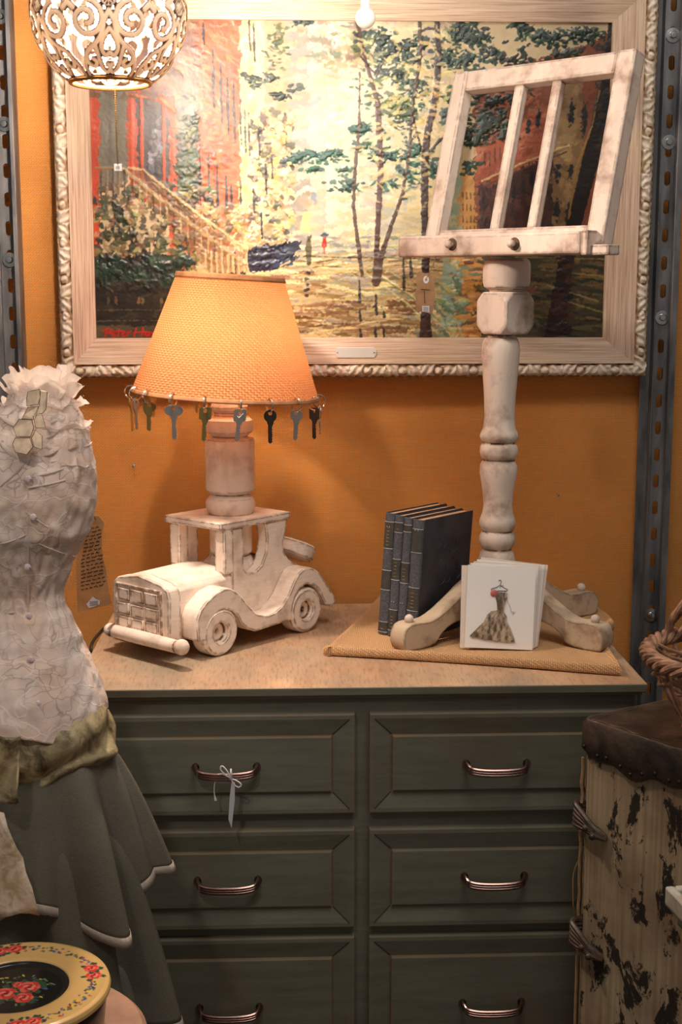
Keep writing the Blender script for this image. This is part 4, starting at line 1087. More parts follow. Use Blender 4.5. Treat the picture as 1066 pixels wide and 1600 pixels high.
# ------------------------------------------------------------------ book stand
bx, by = .3575, -.272
tb = thing('book_stand', 'tall whitewashed wooden stand with a slatted tilted book rest and scrolled feet', 'book stand', (bx, by, ZM))
def zpy(py): return PY(778, py, by).z
def w2r(w): return w/2/934.0
pst = [(0, zpy(915)), (w2r(46), zpy(915)), (w2r(56), zpy(905)), (w2r(61), zpy(890)), (w2r(60), zpy(876)), (w2r(54), zpy(864)), (w2r(46), zpy(857)),
       (w2r(50), zpy(854)), (w2r(58), zpy(846)), (w2r(58), zpy(838)), (w2r(52), zpy(831)), (w2r(48), zpy(829)), (w2r(54), zpy(824)), (w2r(59), zpy(817)), (w2r(56), zpy(810)), (w2r(49), zpy(800)), (w2r(46), zpy(788)),
       (w2r(49), zpy(770)), (w2r(55), zpy(752)), (w2r(60), zpy(738)), (w2r(59), zpy(727)), (w2r(52), zpy(720)), (w2r(50), zpy(718)), (w2r(56), zpy(715)), (w2r(61), zpy(707)), (w2r(60), zpy(698)), (w2r(54), zpy(693)),
       (w2r(50), zpy(691)), (w2r(57), zpy(688)), (w2r(62), zpy(682)), (w2r(59), zpy(676)), (w2r(51), zpy(668)), (w2r(48), zpy(650)), (w2r(50), zpy(620)), (w2r(56), zpy(580)), (w2r(60), zpy(550)), (w2r(58), zpy(537)), (w2r(52), zpy(529)), (w2r(46), zpy(527)), (w2r(44), zpy(523)),
       (0, zpy(523))]
MB().lathe(pst, 48, (bx, by)).build('turned_post', W_STAND, tb, smooth=True, angle=38)
# faceted block: a cube with cut corners, turned on edge
kb = MB(); zc = (zpy(522)+zpy(456))/2; hh = (zpy(456)-zpy(522))/2; hw = .0345; cc_ = .014
import bmesh
bmk = bmesh.new(); bmesh.ops.create_cube(bmk, size=1)
for v in bmk.verts: v.co = Vector((v.co.x*2*hw, v.co.y*2*hw, v.co.z*2*hh))
bmesh.ops.bevel(bmk, geom=list(bmk.verts), offset=.0165, segments=1, affect='VERTICES')
mtx = Matrix.Translation((bx+.0065, by, zc)) @ Matrix.Rotation(R(38), 4, 'Z')
kb.add([v.co.copy() for v in bmk.verts], [tuple(v.index for v in f.verts) for f in bmk.faces], mtx); bmk.free()
kb.build('faceted_block', W_STAND, tb, bevel=.003, bseg=3)
cap = [(0, zpy(458)), (w2r(50), zpy(458)), (w2r(56), zpy(452)), (w2r(70), zpy(449)), (w2r(74), zpy(440)), (w2r(74), zpy(414)), (w2r(70), zpy(407)), (w2r(60), zpy(404)), (0, zpy(404))]
MB().lathe(cap, 44, (bx+.0075, by)).build('cap_block', W_STAND, tb, smooth=True, angle=38)
# scrolled feet
def foot(end, label=None, w=.036):
    c = Vector((bx, by, 0)); e = Vector((end[0], end[1], 0)); L = (e-c).length; d = (e-c).normalized(); n_ = Vector((-d.y, d.x, 0))
    up_ = [(.018, .108), (.045, .104), (.075, .090), (.105, .070), (.135, .052), (.160, .043), (.185, .044), (.205, .042), (.214, .033), (.217, .018), (.213, .004), (.206, .000), (.165, .001), (.148, .006), (.138, .018), (.118, .030), (.09, .036), (.06, .034), (.018, .030)]
    k = L/.217
    pts = [(v.x, v.y) for v in crom([(x*k, z, 0) for x, z in up_], 4)]
    mb = MB()
    mb.poly(pts, lambda x, z: c+d*x-n_*w/2+Vector((0, 0, ZM+z)), lambda x, z: c+d*x+n_*w/2+Vector((0, 0, ZM+z)))
    f = mb.build('foot', W_FOOT, tb, bevel=.004, bseg=3)
    kp = c+d*(.192*k)+Vector((0, 0, ZM+.049))
    MB().sphere(kp, .0078, 14, 10).build('ball_knob', W_STAND, f, smooth=True)
    return f
foot((.175, -.402)); foot((.521, -.418)); foot((.553, -.145))
MB().lathe([(0, ZM+.025), (.030, ZM+.025), (.035, ZM+.05), (.034, ZM+.10), (.03, zpy(908)), (0, zpy(908))], 32, (bx, by)).build('hub', W_FOOT, tb, smooth=True)
# the tilted book rest
th_, ti_ = .7868, .2641
O = Vector((.2356, -.19, 1.5898)); dd_ = Vector((math.cos(th_), -math.sin(th_), 0)); nbk = Vector((math.sin(th_), math.cos(th_), 0))
bb = nbk*math.sin(ti_)+Vector((0, 0, math.cos(ti_))); nn = dd_.cross(bb)      # nn points to the reader side
if nn.dot(nbk) > 0: nn = -nn
FM = Matrix((( dd_.x, bb.x, -nn.x, O.x), (dd_.y, bb.y, -nn.y, O.y), (dd_.z, bb.z, -nn.z, O.z), (0, 0, 0, 1)))
def fbox(a, b, name, mat=W_RAIL, bev=.003, jx=0):
    return MB().box(a, b, FM).build(name, mat, tb, bevel=bev, bseg=3)
TH = .026
fbox((0, -.024, 0), (.0287, .286, TH), 'side_rail')
fbox((.3245, -.024, 0), (.358, .286, TH+.004), 'side_rail')
fbox((.0288, .250, .0005), (.3244, .285, TH-.002), 'top_rail')
fbox((.132, .004, .004), (.1505, .251, .020), 'slat'); fbox((.2065, .004, .004), (.2245, .251, .020), 'slat')
fbox((.0288, -.020, .001), (.3244, .007, TH), 'bottom_rail')
LM = Matrix(((dd_.x, nbk.x, 0, O.x), (dd_.y, nbk.y, 0, O.y), (0, 0, 1, 0), (0, 0, 0, 1)))
MB().box((-.036, -.030, 1.551), (.333, -.010, 1.586), LM).build('front_ledge', W_RAIL, tb, bevel=.004, bseg=3)
MB().box((-.02, -.0102, 1.551), (.345, .032, 1.566), LM).build('shelf_board', W_RAIL, tb, bevel=.002)
MB().box((.333, -.028, 1.549), (.345, .005, 1.587), LM).build('end_block', W_RAIL, tb, bevel=.002)
MB().box((.345, -.02, 1.549), (.378, .012, 1.565), LM).build('end_bracket', W_RAIL, tb, bevel=.002)
for (x, z) in ((.083, 1.5705), (.210, 1.5685)):
    p = LM @ Vector((x, -.040, z))
    pg = MB(); pg.tube([LM @ Vector((x, -.028, z)), p], [.0045, .0055], 12); pg.sphere(p, .0068, 14, 10)
    pg.build('peg', W_RAIL, tb, smooth=True)
    MB().lathe([(0, 0), (.0105, 0), (.0095, .0012), (0, .0012)], 16, mat=Matrix.Translation(LM @ Vector((x, -.0302, z))) @ (Matrix.Rotation(-th_, 4, 'Z') @ Matrix.Rotation(R(90), 4, 'X'))).build('peg_socket', plain('peg_stain', (92, 66, 50), .8) if 'peg_stain' not in bpy.data.materials else bpy.data.materials['peg_stain'], tb, smooth=True)
# tag on a string hanging from the ledge
ty = -.235
t = thing('price_tag', 'torn brown kraft tag hanging on a string below the book rest', 'tag', PY(664, 488, ty))
out = [(652, 426), (657, 424), (664, 427), (672, 426), (679, 428), (681, 433), (678, 440), (680, 448), (679, 456), (681, 462), (679, 471), (678, 480), (674, 491), (668, 489), (661, 488), (655, 486), (650, 485), (650, 470), (649, 458), (652, 448), (650, 440)]
mb = MB(); mb.frustum([PY(x, y, ty) for x, y in out], [PY(x, y, ty)+Vector((.0, .0012, 0)) for x, y in out]); bt = mb.build('tag_paper', KRAFT, t)
def ell(px, py, rx_, ry_, y, n=16): return [PY(px+rx_*math.cos(2*math.pi*k/n), py+ry_*math.sin(2*math.pi*k/n), y) for k in range(n)]
o1 = ell(666, 437, 4.5, 6, ty-.0004); MB().frustum(o1, [p+Vector((0, -.0005, 0)) for p in o1]).build('eyelet', LABELW, t)
o1 = ell(666, 437, 1.8, 2.4, ty-.0010); MB().frustum(o1, [p+Vector((0, -.0004, 0)) for p in o1]).build('eyelet_hole', KRAFT, t)
mb = MB(); mb.frustum([PY(x, y, ty-.0003) for x, y in ((660, 478), (671, 478), (671, 488), (660, 487))], [PY(x, y, ty-.0008) for x, y in ((660, 478), (671, 478), (671, 488), (660, 487))]); mb.build('price_sticker', LABELW, t)
mb = MB()
for k in range(4): mb.tube([PY(661.5, 480+k*2, ty-.001), PY(669.5, 480.3+k*2, ty-.001)], .0004, 4)
mb.tube([PY(663, 454, ty-.0006), PY(664, 474, ty-.0006)], .0005, 4); mb.tube([PY(658, 452, ty-.0006), PY(672, 453, ty-.0006)], .0004, 4)
mb.build('tag_writing', INK, t)
MB().tube(crom([PY(666, 436, ty-.001), PY(675, 418, ty), PY(681, 402, ty+.0), PY(684, 380, -.205)], 5), .0007, 5).build('string', STRING, t)

# ------------------------------------------------------------------ old books
BK_C = M('blue_grey_book_cloth'); n_ = BK_C.noise(BK_C.coord(), 300, 3); n2_ = BK_C.noise(BK_C.coord(), 18, 4)
cc = BK_C.mix(BK_C.ramp(n_, [(.35, 0), (.65, 1)]), lin((68, 71, 79)), lin((92, 94, 102)))
cc = BK_C.mix(BK_C.math('MULTIPLY', BK_C.ramp(n2_, [(.5, 0), (.7, 1)]), .5), cc, lin((70, 62, 56)))
e = BK_C.bevelmask(.0018, 8)
cc = BK_C.mix(BK_C.math('MULTIPLY', e, .4), cc, lin((140, 136, 132)))
BK_SP = BK_C.bsdf(cc, .6, bump=BK_C.bump(n_, .3, .0006), spec=.3)
BK_CV = plain('dark_book_cover', (50, 50, 56), .55, nscale=30, namt=.25)
BK_BAND = plain('dark_spine_band', (62, 61, 58), .6, nscale=60)
BK_GILT = plain('dull_gilt', (132, 108, 66), .5, .3)
BK_LINE = plain('pale_spine_rule', (190, 192, 196), .5)
BK_PAGE = M('brown_page_block'); n_ = BK_PAGE.noise(BK_PAGE.coord(scale=(120, 1, 1)), 10, 3)
BK_PG = BK_PAGE.bsdf(BK_PAGE.mix(n_, lin((150, 108, 78)), lin((222, 178, 138))), .8)
uu = Vector((.745, -.667, 0)); vv = Vector((.690, .724, 0))
B0 = Vector((.1495, -.287, ZM))
book_labels = ['leftmost of the four old blue-grey books, with gilt title lines high on its spine', 'second old blue-grey book from the left, with a dark band across its middle',
               'third old blue-grey book from the left, slimmer, between the banded one and the front one', 'nearest of the four old blue-grey books, its dark embossed cover facing out']
offs = 0
specs = [(.021, .211), (.0185, .209), (.0175, .207), (.023, .206)]
lean = .017
for bi, ((bwid, bh), lab) in enumerate(zip(specs, book_labels)):
    base = B0+uu*offs+vv*(.001*rnd.random()); offs += bwid+.0006
    t = thing('old_book', lab, 'book', base, 0, None)
    up_ = Vector((.060, -.0, 1.0)).normalized()*1.0
    def bp_(u, v, z): return base+uu*u+vv*v+up_*z
    D = .146-.002*bi
    def bbox(u0, u1, v0, v1, z0_, z1_): 
        mb = MB(); mb.box((u0, v0, z0_), (u1, v1, z1_), Matrix(((uu.x, vv.x, up_.x, base.x), (uu.y, vv.y, up_.y, base.y), (uu.z, vv.z, up_.z, base.z), (0, 0, 0, 1)))); return mb
    bbox(0, .0022, .003, D, 0, bh).build('cover_board', BK_CV, t, bevel=.0008)
    fc = bbox(bwid-.0022, bwid, .003, D, 0, bh).build('cover_board', BK_CV, t, bevel=.0008)
    bbox(.0023, bwid-.0023, .003, D-.005, .003, bh-.0022).build('page_block', BK_PG, t)
    # rounded spine
    arc = [(bwid/2-bwid/2*math.cos(a), -.0045*math.sin(a)+.003) for a in [math.pi*k/10 for k in range(11)]]
    arc2 = [(x, y+.0018) for x, y in reversed(arc)]
    mb = MB(); pl = arc+arc2
    mb.poly(pl, lambda x, y: bp_(x, y, 0), lambda x, y: bp_(x, y, bh)); spn = mb.build('spine', BK_SP, t, smooth=True, bevel=.0006)
    bands = [[(.03, .058, 0), (.128, .148, 1), (.19, .200, 1)], [(.028, .052, 1), (.085, .115, 1)], [(.083, .113, 1), (.176, .186, 0)], [(.028, .05, 0), (.055, .085, 1)]][bi]
    bands = [[(.078, .112, 0), (.004, .022, 1), (.150, .196, 1)], [(.010, .046, 1), (.098, .134, 1), (.180, .197, 1)], [(.095, .130, 1), (.183, .195, 0)], [(.050, .090, 1), (.15, .19, 0)]][bi]
    for (za, zb_, gl_) in bands:
        bm_ = MB(); gt = MB()
        oa = [(bwid/2-(bwid/2+.0002)*math.cos(a), -.0050*math.sin(a)+.003) for a in [math.pi*k/10 for k in range(11)]]
        ob = [(x, y+.0006) for x, y in reversed(oa)]
        bm_.poly(oa+ob, lambda x, y: bp_(x, y, za), lambda x, y: bp_(x, y, zb_))
        bo_ = bm_.build('spine_band', BK_BAND, spn, smooth=True)
        for z_ in (za, zb_): MB().tube([bp_(x, y-.0002, z_) for x, y in oa[1:-1]], .0004, 4).build('spine_rule', BK_LINE, spn)
        if gl_:
            for k in range(int((zb_-za)/.006)-1):
                w_ = rnd.uniform(.2, .42); z_ = za+.006+k*.006
                gt.tube([bp_(bwid/2+bwid*q_, -.0023+abs(q_)*.006, z_+rnd.uniform(-.0004, .0004)) for q_ in (-w_, -w_/2, 0, w_/2, w_)], .0005, 4)
            gt.build('gilt_lettering', BK_GILT, spn)
    pass
    for k in range(2): MB().sphere(bp_(bwid*(.38+.24*k), -.0022, .060 if bi in (1, 2) else .188), .0008, 6, 4).build('spine_dot', BK_LINE, spn)
    if bi == 3:
        em = MB()
        for k in range(14):
            a0 = rnd.uniform(0, 6.28); cx_ = rnd.uniform(.055, .105); cz_ = rnd.uniform(.09, .17)
            em.tube([bp_(bwid+.0002, cx_+.010*math.cos(a0+q*.5), cz_+.008*math.sin(a0+q*.5)) for q in range(5)], .0007, 4)
        for k in range(5):
            em.tube([bp_(bwid+.0002, .045+.003*q, .135-.0002*(q % 3)*k) for q in range(8)][:8-k % 3], .0005, 4)
        em.build('cover_emboss', BK_CV, fc)

# ------------------------------------------------------------------ greeting cards
SLV = M('clear_sleeve'); tb_ = SLV.n('ShaderNodeBsdfTransparent'); gs = SLV.n('ShaderNodeBsdfGlossy'); gs.inputs['Roughness'].default_value = .12
mxx = SLV.n('ShaderNodeMixShader'); mxx.inputs[0].default_value = .07
SLV.t.links.new(tb_.outputs[0], mxx.inputs[1]); SLV.t.links.new(gs.outputs[0], mxx.inputs[2]); SLV.t.links.new(mxx.outputs[0], SLV.out.inputs[0])
def card(bl, w, h, yaw, lean_, roll, label, mat, group='greeting cards leaning on the book stand'):
    t = thing('greeting_card', label, 'card', bl, 0, group)
    ux = Vector((math.cos(yaw), math.sin(yaw), 0)); nx = Vector((-math.sin(yaw), math.cos(yaw), 0))
    uz = Vector((0, 0, 1))*math.cos(lean_)+nx*math.sin(lean_)
    X = ux*math.cos(roll)+uz*math.sin(roll); Z = uz*math.cos(roll)-ux*math.sin(roll); N = X.cross(Z)
    if N.y > 0: N = -N
    mt_ = Matrix(((X.x, -N.x, Z.x, bl.x), (X.y, -N.y, Z.y, bl.y), (X.z, -N.z, Z.z, bl.z), (0, 0, 0, 1)))
    MB().box((0, 0, 0), (w, .0012, h), mt_).build('card_front', mat, t)
    MB().box((.0005, .0014, 0), (w-.001, .0024, h-.001), mt_).build('card_back', PAPER2, t)
    MB().add([mt_ @ Vector(p) for p in ((-.002, -.0015, -.0), (w+.002, -.0015, -.0), (w+.002, -.0015, h+.002), (-.002, -.0015, h+.002))], [(0, 1, 2, 3)]).build('clear_sleeve', SLV.m, t)
    return t, mt_
y0c = -.402
front, FMx = card(Vector((.2865, y0c, ZM+.0040)), .1115, .136, R(-4), R(7), R(-2.0), 'front greeting card with a paper dress on a hanger, before the stand', PAPER, None)
backs = [(.2795, .0045, -.015, .010, 'second greeting card, peeking out left of the front card'), (.2905, .009, -.045, .006, 'greeting card just behind the front one, showing a thin edge at right'),
         (.294, .0135, -.062, .006, 'blank-faced greeting card in the middle of the leaning bunch'), (.297, .018, -.085, .005, 'greeting card second from the back of the bunch'), (.300, .0225, -.115, .004, 'rearmost greeting card, tilted right with its corner highest')]
for k, (x, dy, roll, dz, lab) in enumerate(backs):
    card(Vector((x, y0c+dy, ZM+.0005+(.1115*math.sin(abs(roll)) if roll < 0 else 0))), .1115, .136, R(-4), R(7), roll, lab, PAPER if k % 2 else PAPER2)
# artwork on the front card
def cp(px, py, o=.0003):     # position measured on the card front, in card coordinates
    return FMx @ Vector(((px-729)/(834-729)*.1115, -o, (1023-py)/(1023-888)*.136))
hk = MB(); hk.tube([cp(779, 924), cp(781, 921), cp(785, 919)][::-1]+[], .0003, 4)
hk.tube([cp(*p) for p in ((778, 913), (778, 911), (780, 910.5), (781.5, 913), (780, 917), (780, 919))], .0005, 5)
hk.tube([cp(*p) for p in ((780, 919), (774, 923), (766, 926), (766, 928), (775, 928.5), (791, 928), (792, 926), (786, 923), (780, 919))], .0005, 5)
hk.tube([cp(*p) for p in ((772, 928), (772.5, 938))], .0003, 4); hk.tube([cp(*p) for p in ((788, 928), (788, 936))], .0003, 4)
hk.tube([cp(*p) for p in ((791, 936), (792, 945), (797, 955), (799, 963), (802, 961), (801, 966), (805, 962))], .00025, 4)
hk.build('drawn_hanger', INK, front)
DR = M('printed_paper_dress'); n_ = DR.noise(DR.coord(scale=(1, 1, .5)), 130, 5); 
DRm = DR.bsdf(DR.mix(DR.ramp(n_, [(.4, 0), (.6, 1)]), lin((96, 80, 62)), lin((186, 166, 142))), .8, bump=DR.bump(n_, .4, .001))
left = [(772, 928+2), (773, 936), (776, 948), (777, 960), (768, 962), (762, 968), (757, 980), (748, 990), (736, 1004)]
right = [(792, 931), (791, 940), (788, 952), (787, 962), (792, 970), (792, 978), (799, 990), (804, 1003), (807, 1011)]
dm = MB(); nc = 13
def dfn(i, j):
    a_, b_ = left[j], right[j]; t_ = i/(nc-1)
    x = a_[0]+(b_[0]-a_[0])*t_; y = a_[1]+(b_[1]-a_[1])*t_ + (2.5*math.sin(math.pi*t_)*(j/8)+(1.2 if i % 3 == 1 else 0)*(j == 8))
    return cp(x, y, .0012+.0009*(i % 2)*(j/8.0))
dm.grid(dfn, nc, 9); dm.build('paper_dress', DRm, front, weld=False, solid=.0003)
rs_ = MB(); rs_.sphere(cp(771, 932.5, .001), .0062, 14, 8, (1, .3, 1)); rs_.build('red_rosette', plain('faded_red', (196, 110, 104), .7), front, smooth=True)

# ------------------------------------------------------------------ handwritten paper tag behind the dress form
ty = -.66
t = thing('handwritten_tag', 'brown paper tag with handwriting hanging behind the dress form', 'tag', PY(150, 950, ty), 0)
out = [(140, 805), (155, 806), (164, 818), (160, 832), (159, 845), (161, 870), (166, 890), (170, 920), (175, 944), (150, 950), (122, 957), (120, 930), (119, 900), (120, 870), (126, 850), (132, 830), (128, 808)]
mb = MB(); mb.frustum([PY(x, y, ty) for x, y in out], [PY(x, y, ty)+Vector((0, .001, 0)) for x, y in out]); mb.build('tag_paper', plain('old_brown_paper', (178, 132, 86), .8, nscale=30), t)
wr = MB(); rr_ = random.Random(3)
for k in range(17):
    yl = 827+k*5.9; xa = 136-k*1.0 if k < 8 else 127; xb = 158+k*.5
    xa = max(xa, 122)
    x = xa
    while x < xb-4:
        wl = rr_.uniform(4, 9); x2 = min(x+wl, xb)
        pts = []
        q = x
        while q <= x2:
            pts.append(PY(q, yl-(q-xa)*.22+rr_.uniform(-1.1, 1.1), ty-.0005)); q += 1.1
        if len(pts) > 2: wr.tube(pts, .00055, 4)
        x = x2+1.8
wr.build('handwriting', INK, t)
st = [(145, 932), (150, 936), (156, 938), (156, 944), (150, 947), (139, 950), (135, 944)]
mb = MB(); mb.frustum([PY(x, y, ty-.0004) for x, y in st], [PY(x, y, ty-.0009) for x, y in st]); mb.build('price_sticker', LABELW, t)
mb = MB()
for k in range(3): mb.tube([PY(140, 941+k*2.6, ty-.0012), PY(153, 939+k*2.6, ty-.0012)], .0005, 4)
mb.build('sticker_print', LABELI, t)
MB().tube(crom([PY(150, 812, ty-.001), PY(144, 806, ty-.02), PY(128, 800, ty-.09), PY(112, 797, ty-.145)], 5), .0007, 5).build('string', STRING, t)

# ------------------------------------------------------------------ dress form
GY = -.80; GX = -.352
tf = thing('dress_form', 'dress form in a crinkled gauze bodice and tiered grey skirt at the left edge', 'dress form', (GX, GY, 0))
def gauze_mat():
    m = M('crinkled_gauze'); c = m.coord(); d_ = m.noise(c, 14, 3)
    vr = m.n('ShaderNodeTexVoronoi', feature='DISTANCE_TO_EDGE')
    cw = m.n('ShaderNodeVectorMath', operation='ADD'); sc_ = m.n('ShaderNodeVectorMath', operation='SCALE')
    nt = m.n('ShaderNodeTexNoise'); m.put(nt.inputs['Vector'], c); nt.inputs['Scale'].default_value = 22
    m.t.links.new(nt.outputs['Color'], sc_.inputs[0]); sc_.inputs['Scale'].default_value = .06
    m.t.links.new(c, cw.inputs[0]); m.t.links.new(sc_.outputs[0], cw.inputs[1])
    mp = m.n('ShaderNodeMapping'); mp.inputs['Scale'].default_value = (1, 1, 1.7); m.t.links.new(cw.outputs[0], mp.inputs[0])
    m.t.links.new(mp.outputs[0], vr.inputs['Vector']); vr.inputs['Scale'].default_value = 42
    crack = m.ramp(vr.outputs['Distance'], [(.0, 1), (.05, 0)])
    vr2 = m.n('ShaderNodeTexVoronoi', feature='DISTANCE_TO_EDGE'); m.t.links.new(mp.outputs[0], vr2.inputs['Vector']); vr2.inputs['Scale'].default_value = 17
    pale = m.ramp(vr2.outputs['Distance'], [(.0, 1), (.035, 0)])
    n2 = m.noise(c, 9, 4); n3 = m.noise(c, 400, 2)
    col = m.mix(m.ramp(n2, [(.35, 0), (.65, 1)]), lin((210, 184, 170)), lin((232, 214, 204)))
    col = m.mix(m.math('MULTIPLY', m.ramp(d_, [(.45, 0), (.65, 1)]), .5), col, lin((216, 178, 148)))
    col = m.mix(m.math('MULTIPLY', crack, m.math('MULTIPLY', m.ramp(m.noise(c, 12, 2), [(.4, .15), (.6, 1)]), .6)), col, lin((120, 96, 92)))
    col = m.mix(m.math('MULTIPLY', pale, .35), col, lin((246, 236, 226)))
    hh = m.math('ADD', m.math('MULTIPLY', pale, .6), m.math('ADD', m.math('MULTIPLY', n2, 1.0), m.math('MULTIPLY', n3, .15)))
    return m.bsdf(col, .85, bump=m.bump(hh, .35, .0012), spec=.2)
GAUZE = gauze_mat()
def tulle():
    m = M('sheer_white_tulle'); n = m.noise(m.coord(), 30, 4); n3 = m.noise(m.coord(), 500, 2)
    col = m.mix(n, lin((226, 208, 194)), lin((250, 240, 230)))
    b = m.n('ShaderNodeBsdfPrincipled'); m.put(b.inputs['Base Color'], col); m.put(b.inputs['Roughness'], .9)
    m.put(b.inputs['Normal'], m.bump(m.math('ADD', n, n3), .5, .002))
    tl_ = m.n('ShaderNodeBsdfTranslucent'); m.put(tl_.inputs[0], col); tp_ = m.n('ShaderNodeBsdfTransparent')
    m1 = m.n('ShaderNodeMixShader'); m1.inputs[0].default_value = .35; m.t.links.new(b.outputs[0], m1.inputs[1]); m.t.links.new(tl_.outputs[0], m1.inputs[2])
    m2 = m.n('ShaderNodeMixShader'); m2.inputs[0].default_value = .22; m.t.links.new(m1.outputs[0], m2.inputs[1]); m.t.links.new(tp_.outputs[0], m2.inputs[2])
    m.t.links.new(m2.outputs[0], m.out.inputs[0]); return m.m
TULLE = tulle()
def satin():
    m = M('olive_gold_satin'); c = m.coord(); n = m.noise(c, 26, 5, .6, .8); n2 = m.noise(c, 120, 3)
    col = m.mix(m.ramp(n, [(.35, 0), (.62, 1)]), lin((78, 64, 40)), lin((196, 176, 134)))  # satin highlights and darks painted into the colour by noise
    return m.bsdf(col, .38, .15, bump=m.bump(m.math('ADD', n, m.math('MULTIPLY', n2, .4)), .5, .004), spec=.6)
SATIN = satin()
def linen(name, c1, c2):
    m = M(name); c = m.coord(); h = m.noise(m.coord(scale=(1, 1, 3)), 260, 3); n = m.noise(c, 8, 4)
    col = m.mix(h, lin(c1), lin(c2)); col = m.mix(m.math('MULTIPLY', m.ramp(n, [(.4, 0), (.7, 1)]), .4), col, tuple(v*.6 for v in lin(c1)))
    return m.bsdf(col, .95, bump=m.bump(m.math('ADD', h, n), .3, .001), spec=.1)
SKIRT = linen('grey_linen', (92, 86, 74), (122, 116, 102))
LACE = linen('pale_lace_trim', (150, 134, 120), (206, 190, 176))

def sil(tab, z):
    for (z0_, v0), (z1_, v1) in zip(tab[:-1], tab[1:]):
        if z0_ >= z >= z1_:
            t_ = (z0_-z)/(z0_-z1_+1e-9); t_ = t_*t_*(3-2*t_)*.5+t_*.5; return v0+(v1-v0)*t_
    return tab[-1][1] if z < tab[-1][0] else tab[0][1]
ctab = [(600, 64, 40), (625, 62, 50), (650, 58, 70), (690, 48, 92), (735, 42, 106), (775, 40, 110), (800, 39, 107), (828, 38, 102), (855, 37, 87), (885, 36, 75), (925, 36, 61), (945, 36, 64), (962, 36, 74), (998, 35, 91), (1035, 34, 106), (1075, 32, 119), (1100, 31, 125), (1135, 30, 129), (1160, 30, 131)]
rt = [(612, 118), (640, 128), (690, 140), (735, 148), (775, 150), (800, 146), (828, 140), (855, 124), (885, 111), (925, 97), (945, 101), (962, 110), (998, 127), (1035, 141), (1075, 152), (1100, 157), (1135, 160), (1160, 162)]
RTAB = [(PY(c_, y, GY).z, PY(c_+r_, y, GY).x-PY(c_, y, GY).x) for y, c_, r_ in ctab]
CTAB = [(PY(c_, y, GY).z, PY(c_, y, GY).x) for y, c_, r_ in ctab]
def bodice(i, j, n, m_, z0_, z1_):
    a = 2*math.pi*i/n; z = z0_+(z1_-z0_)*j/(m_-1); r = sil(RTAB, z)
    if z > 1.33: r *= 1
    dp = r*.86 if z > 1.15 else r*(.80)
    cr = .0026*(1-abs(noise.noise(Vector((math.cos(a)*4, math.sin(a)*4, z*26))))*2)+.003*noise.noise(Vector((math.cos(a)*6+3, math.sin(a)*6, z*12)))
    r += cr; dp += cr
    # front centre opening ridge
    return Vector((GX+r*math.cos(a), GY+dp*math.sin(a), z))
z_top = PY(60, 612, GY).z
mb = MB(); NB, MBn = 150, 170
def bod(i, j):
    a = 2*math.pi*i/NB
    zb_ = PY(60, 1122, GY).z + .008*math.sin(a*3+1.0)+.005*math.sin(a*5+2)
    z = z_top+(zb_-z_top)*j/(MBn-1); r = sil(RTAB, z)
    dp = r*.85
    q = Vector((math.cos(a)*5, math.sin(a)*5, z*22)); q2 = Vector((math.cos(a)*9, math.sin(a)*9, z*60))
    cr = .006*(.5-abs(noise.noise(q)))+.0022*noise.noise(q2)
    fl = max(0, (j/(MBn-1)-.78))*.045
    return Vector((sil(CTAB, z)+(r+cr-.002+fl)*math.cos(a), GY+(dp+cr+fl)*math.sin(a), z))
mb.grid(bod, NB, MBn, True); bo = mb.build('bodice', GAUZE, tf, smooth=True, weld=False, angle=180, solid=.0012)
# neck stub and top ruffles
ncx = PY(64, 600, GY).x
MB().lathe([(0, 1.30), (.04, 1.30), (.030, z_top+.005), (.025, z_top+.012), (0, z_top+.014)], 40, (ncx, GY)).build('neck', GAUZE, tf, smooth=True)
ncx = PY(64, 600, GY).x
def ruffle(z, r0, r1, dz, waves, amp, ph, parent=tf, name='ruffle', cxx=None, yo=0, a0=0, a1=2*math.pi, n=160, dp=.8):
    mb = MB(); m_ = 9; c_ = ncx if cxx is None else cxx
    def fn(i, j):
        a = a0+(a1-a0)*i/(n-1); t_ = j/(m_-1); w = math.sin(a*waves+ph)+.5*math.sin(a*waves*1.7+ph*2)
        r = r0+(r1-r0)*t_+amp*w*t_; zz = z+dz*t_+amp*.8*math.cos(a*waves*1.2+ph)*t_+.004*noise.noise(Vector((a*4, t_*3, ph)))
        return Vector((c_+r*math.cos(a), GY+yo+dp*r*math.sin(a), zz))
    mb.grid(fn, n, m_); return mb.build(name, TULLE, parent, smooth=True, weld=False, angle=180)
zz = lambda py: PY(60, py, GY).z
ruffle(zz(622), .026, .034, .038, 6, .005, .3); ruffle(zz(624), .030, .044, .030, 5, .006, 2.2); ruffle(zz(628), .034, .050, .022, 6, .005, 1.4); ruffle(zz(640), .040, .057, .012, 7, .005, 2.6)
ruffle(zz(655), .044, .057, -.012, 7, .004, .9); ruffle(zz(672), .050, .064, .010, 8, .003, 4.1, dp=.9)
ruffle(zz(700), .058, .067, .006, 9, .0025, 2.1, cxx=ncx-.005, dp=.95); ruffle(zz(715), .06, .073, -.006, 6, .0025, 5.1, cxx=ncx-.008, dp=.98)
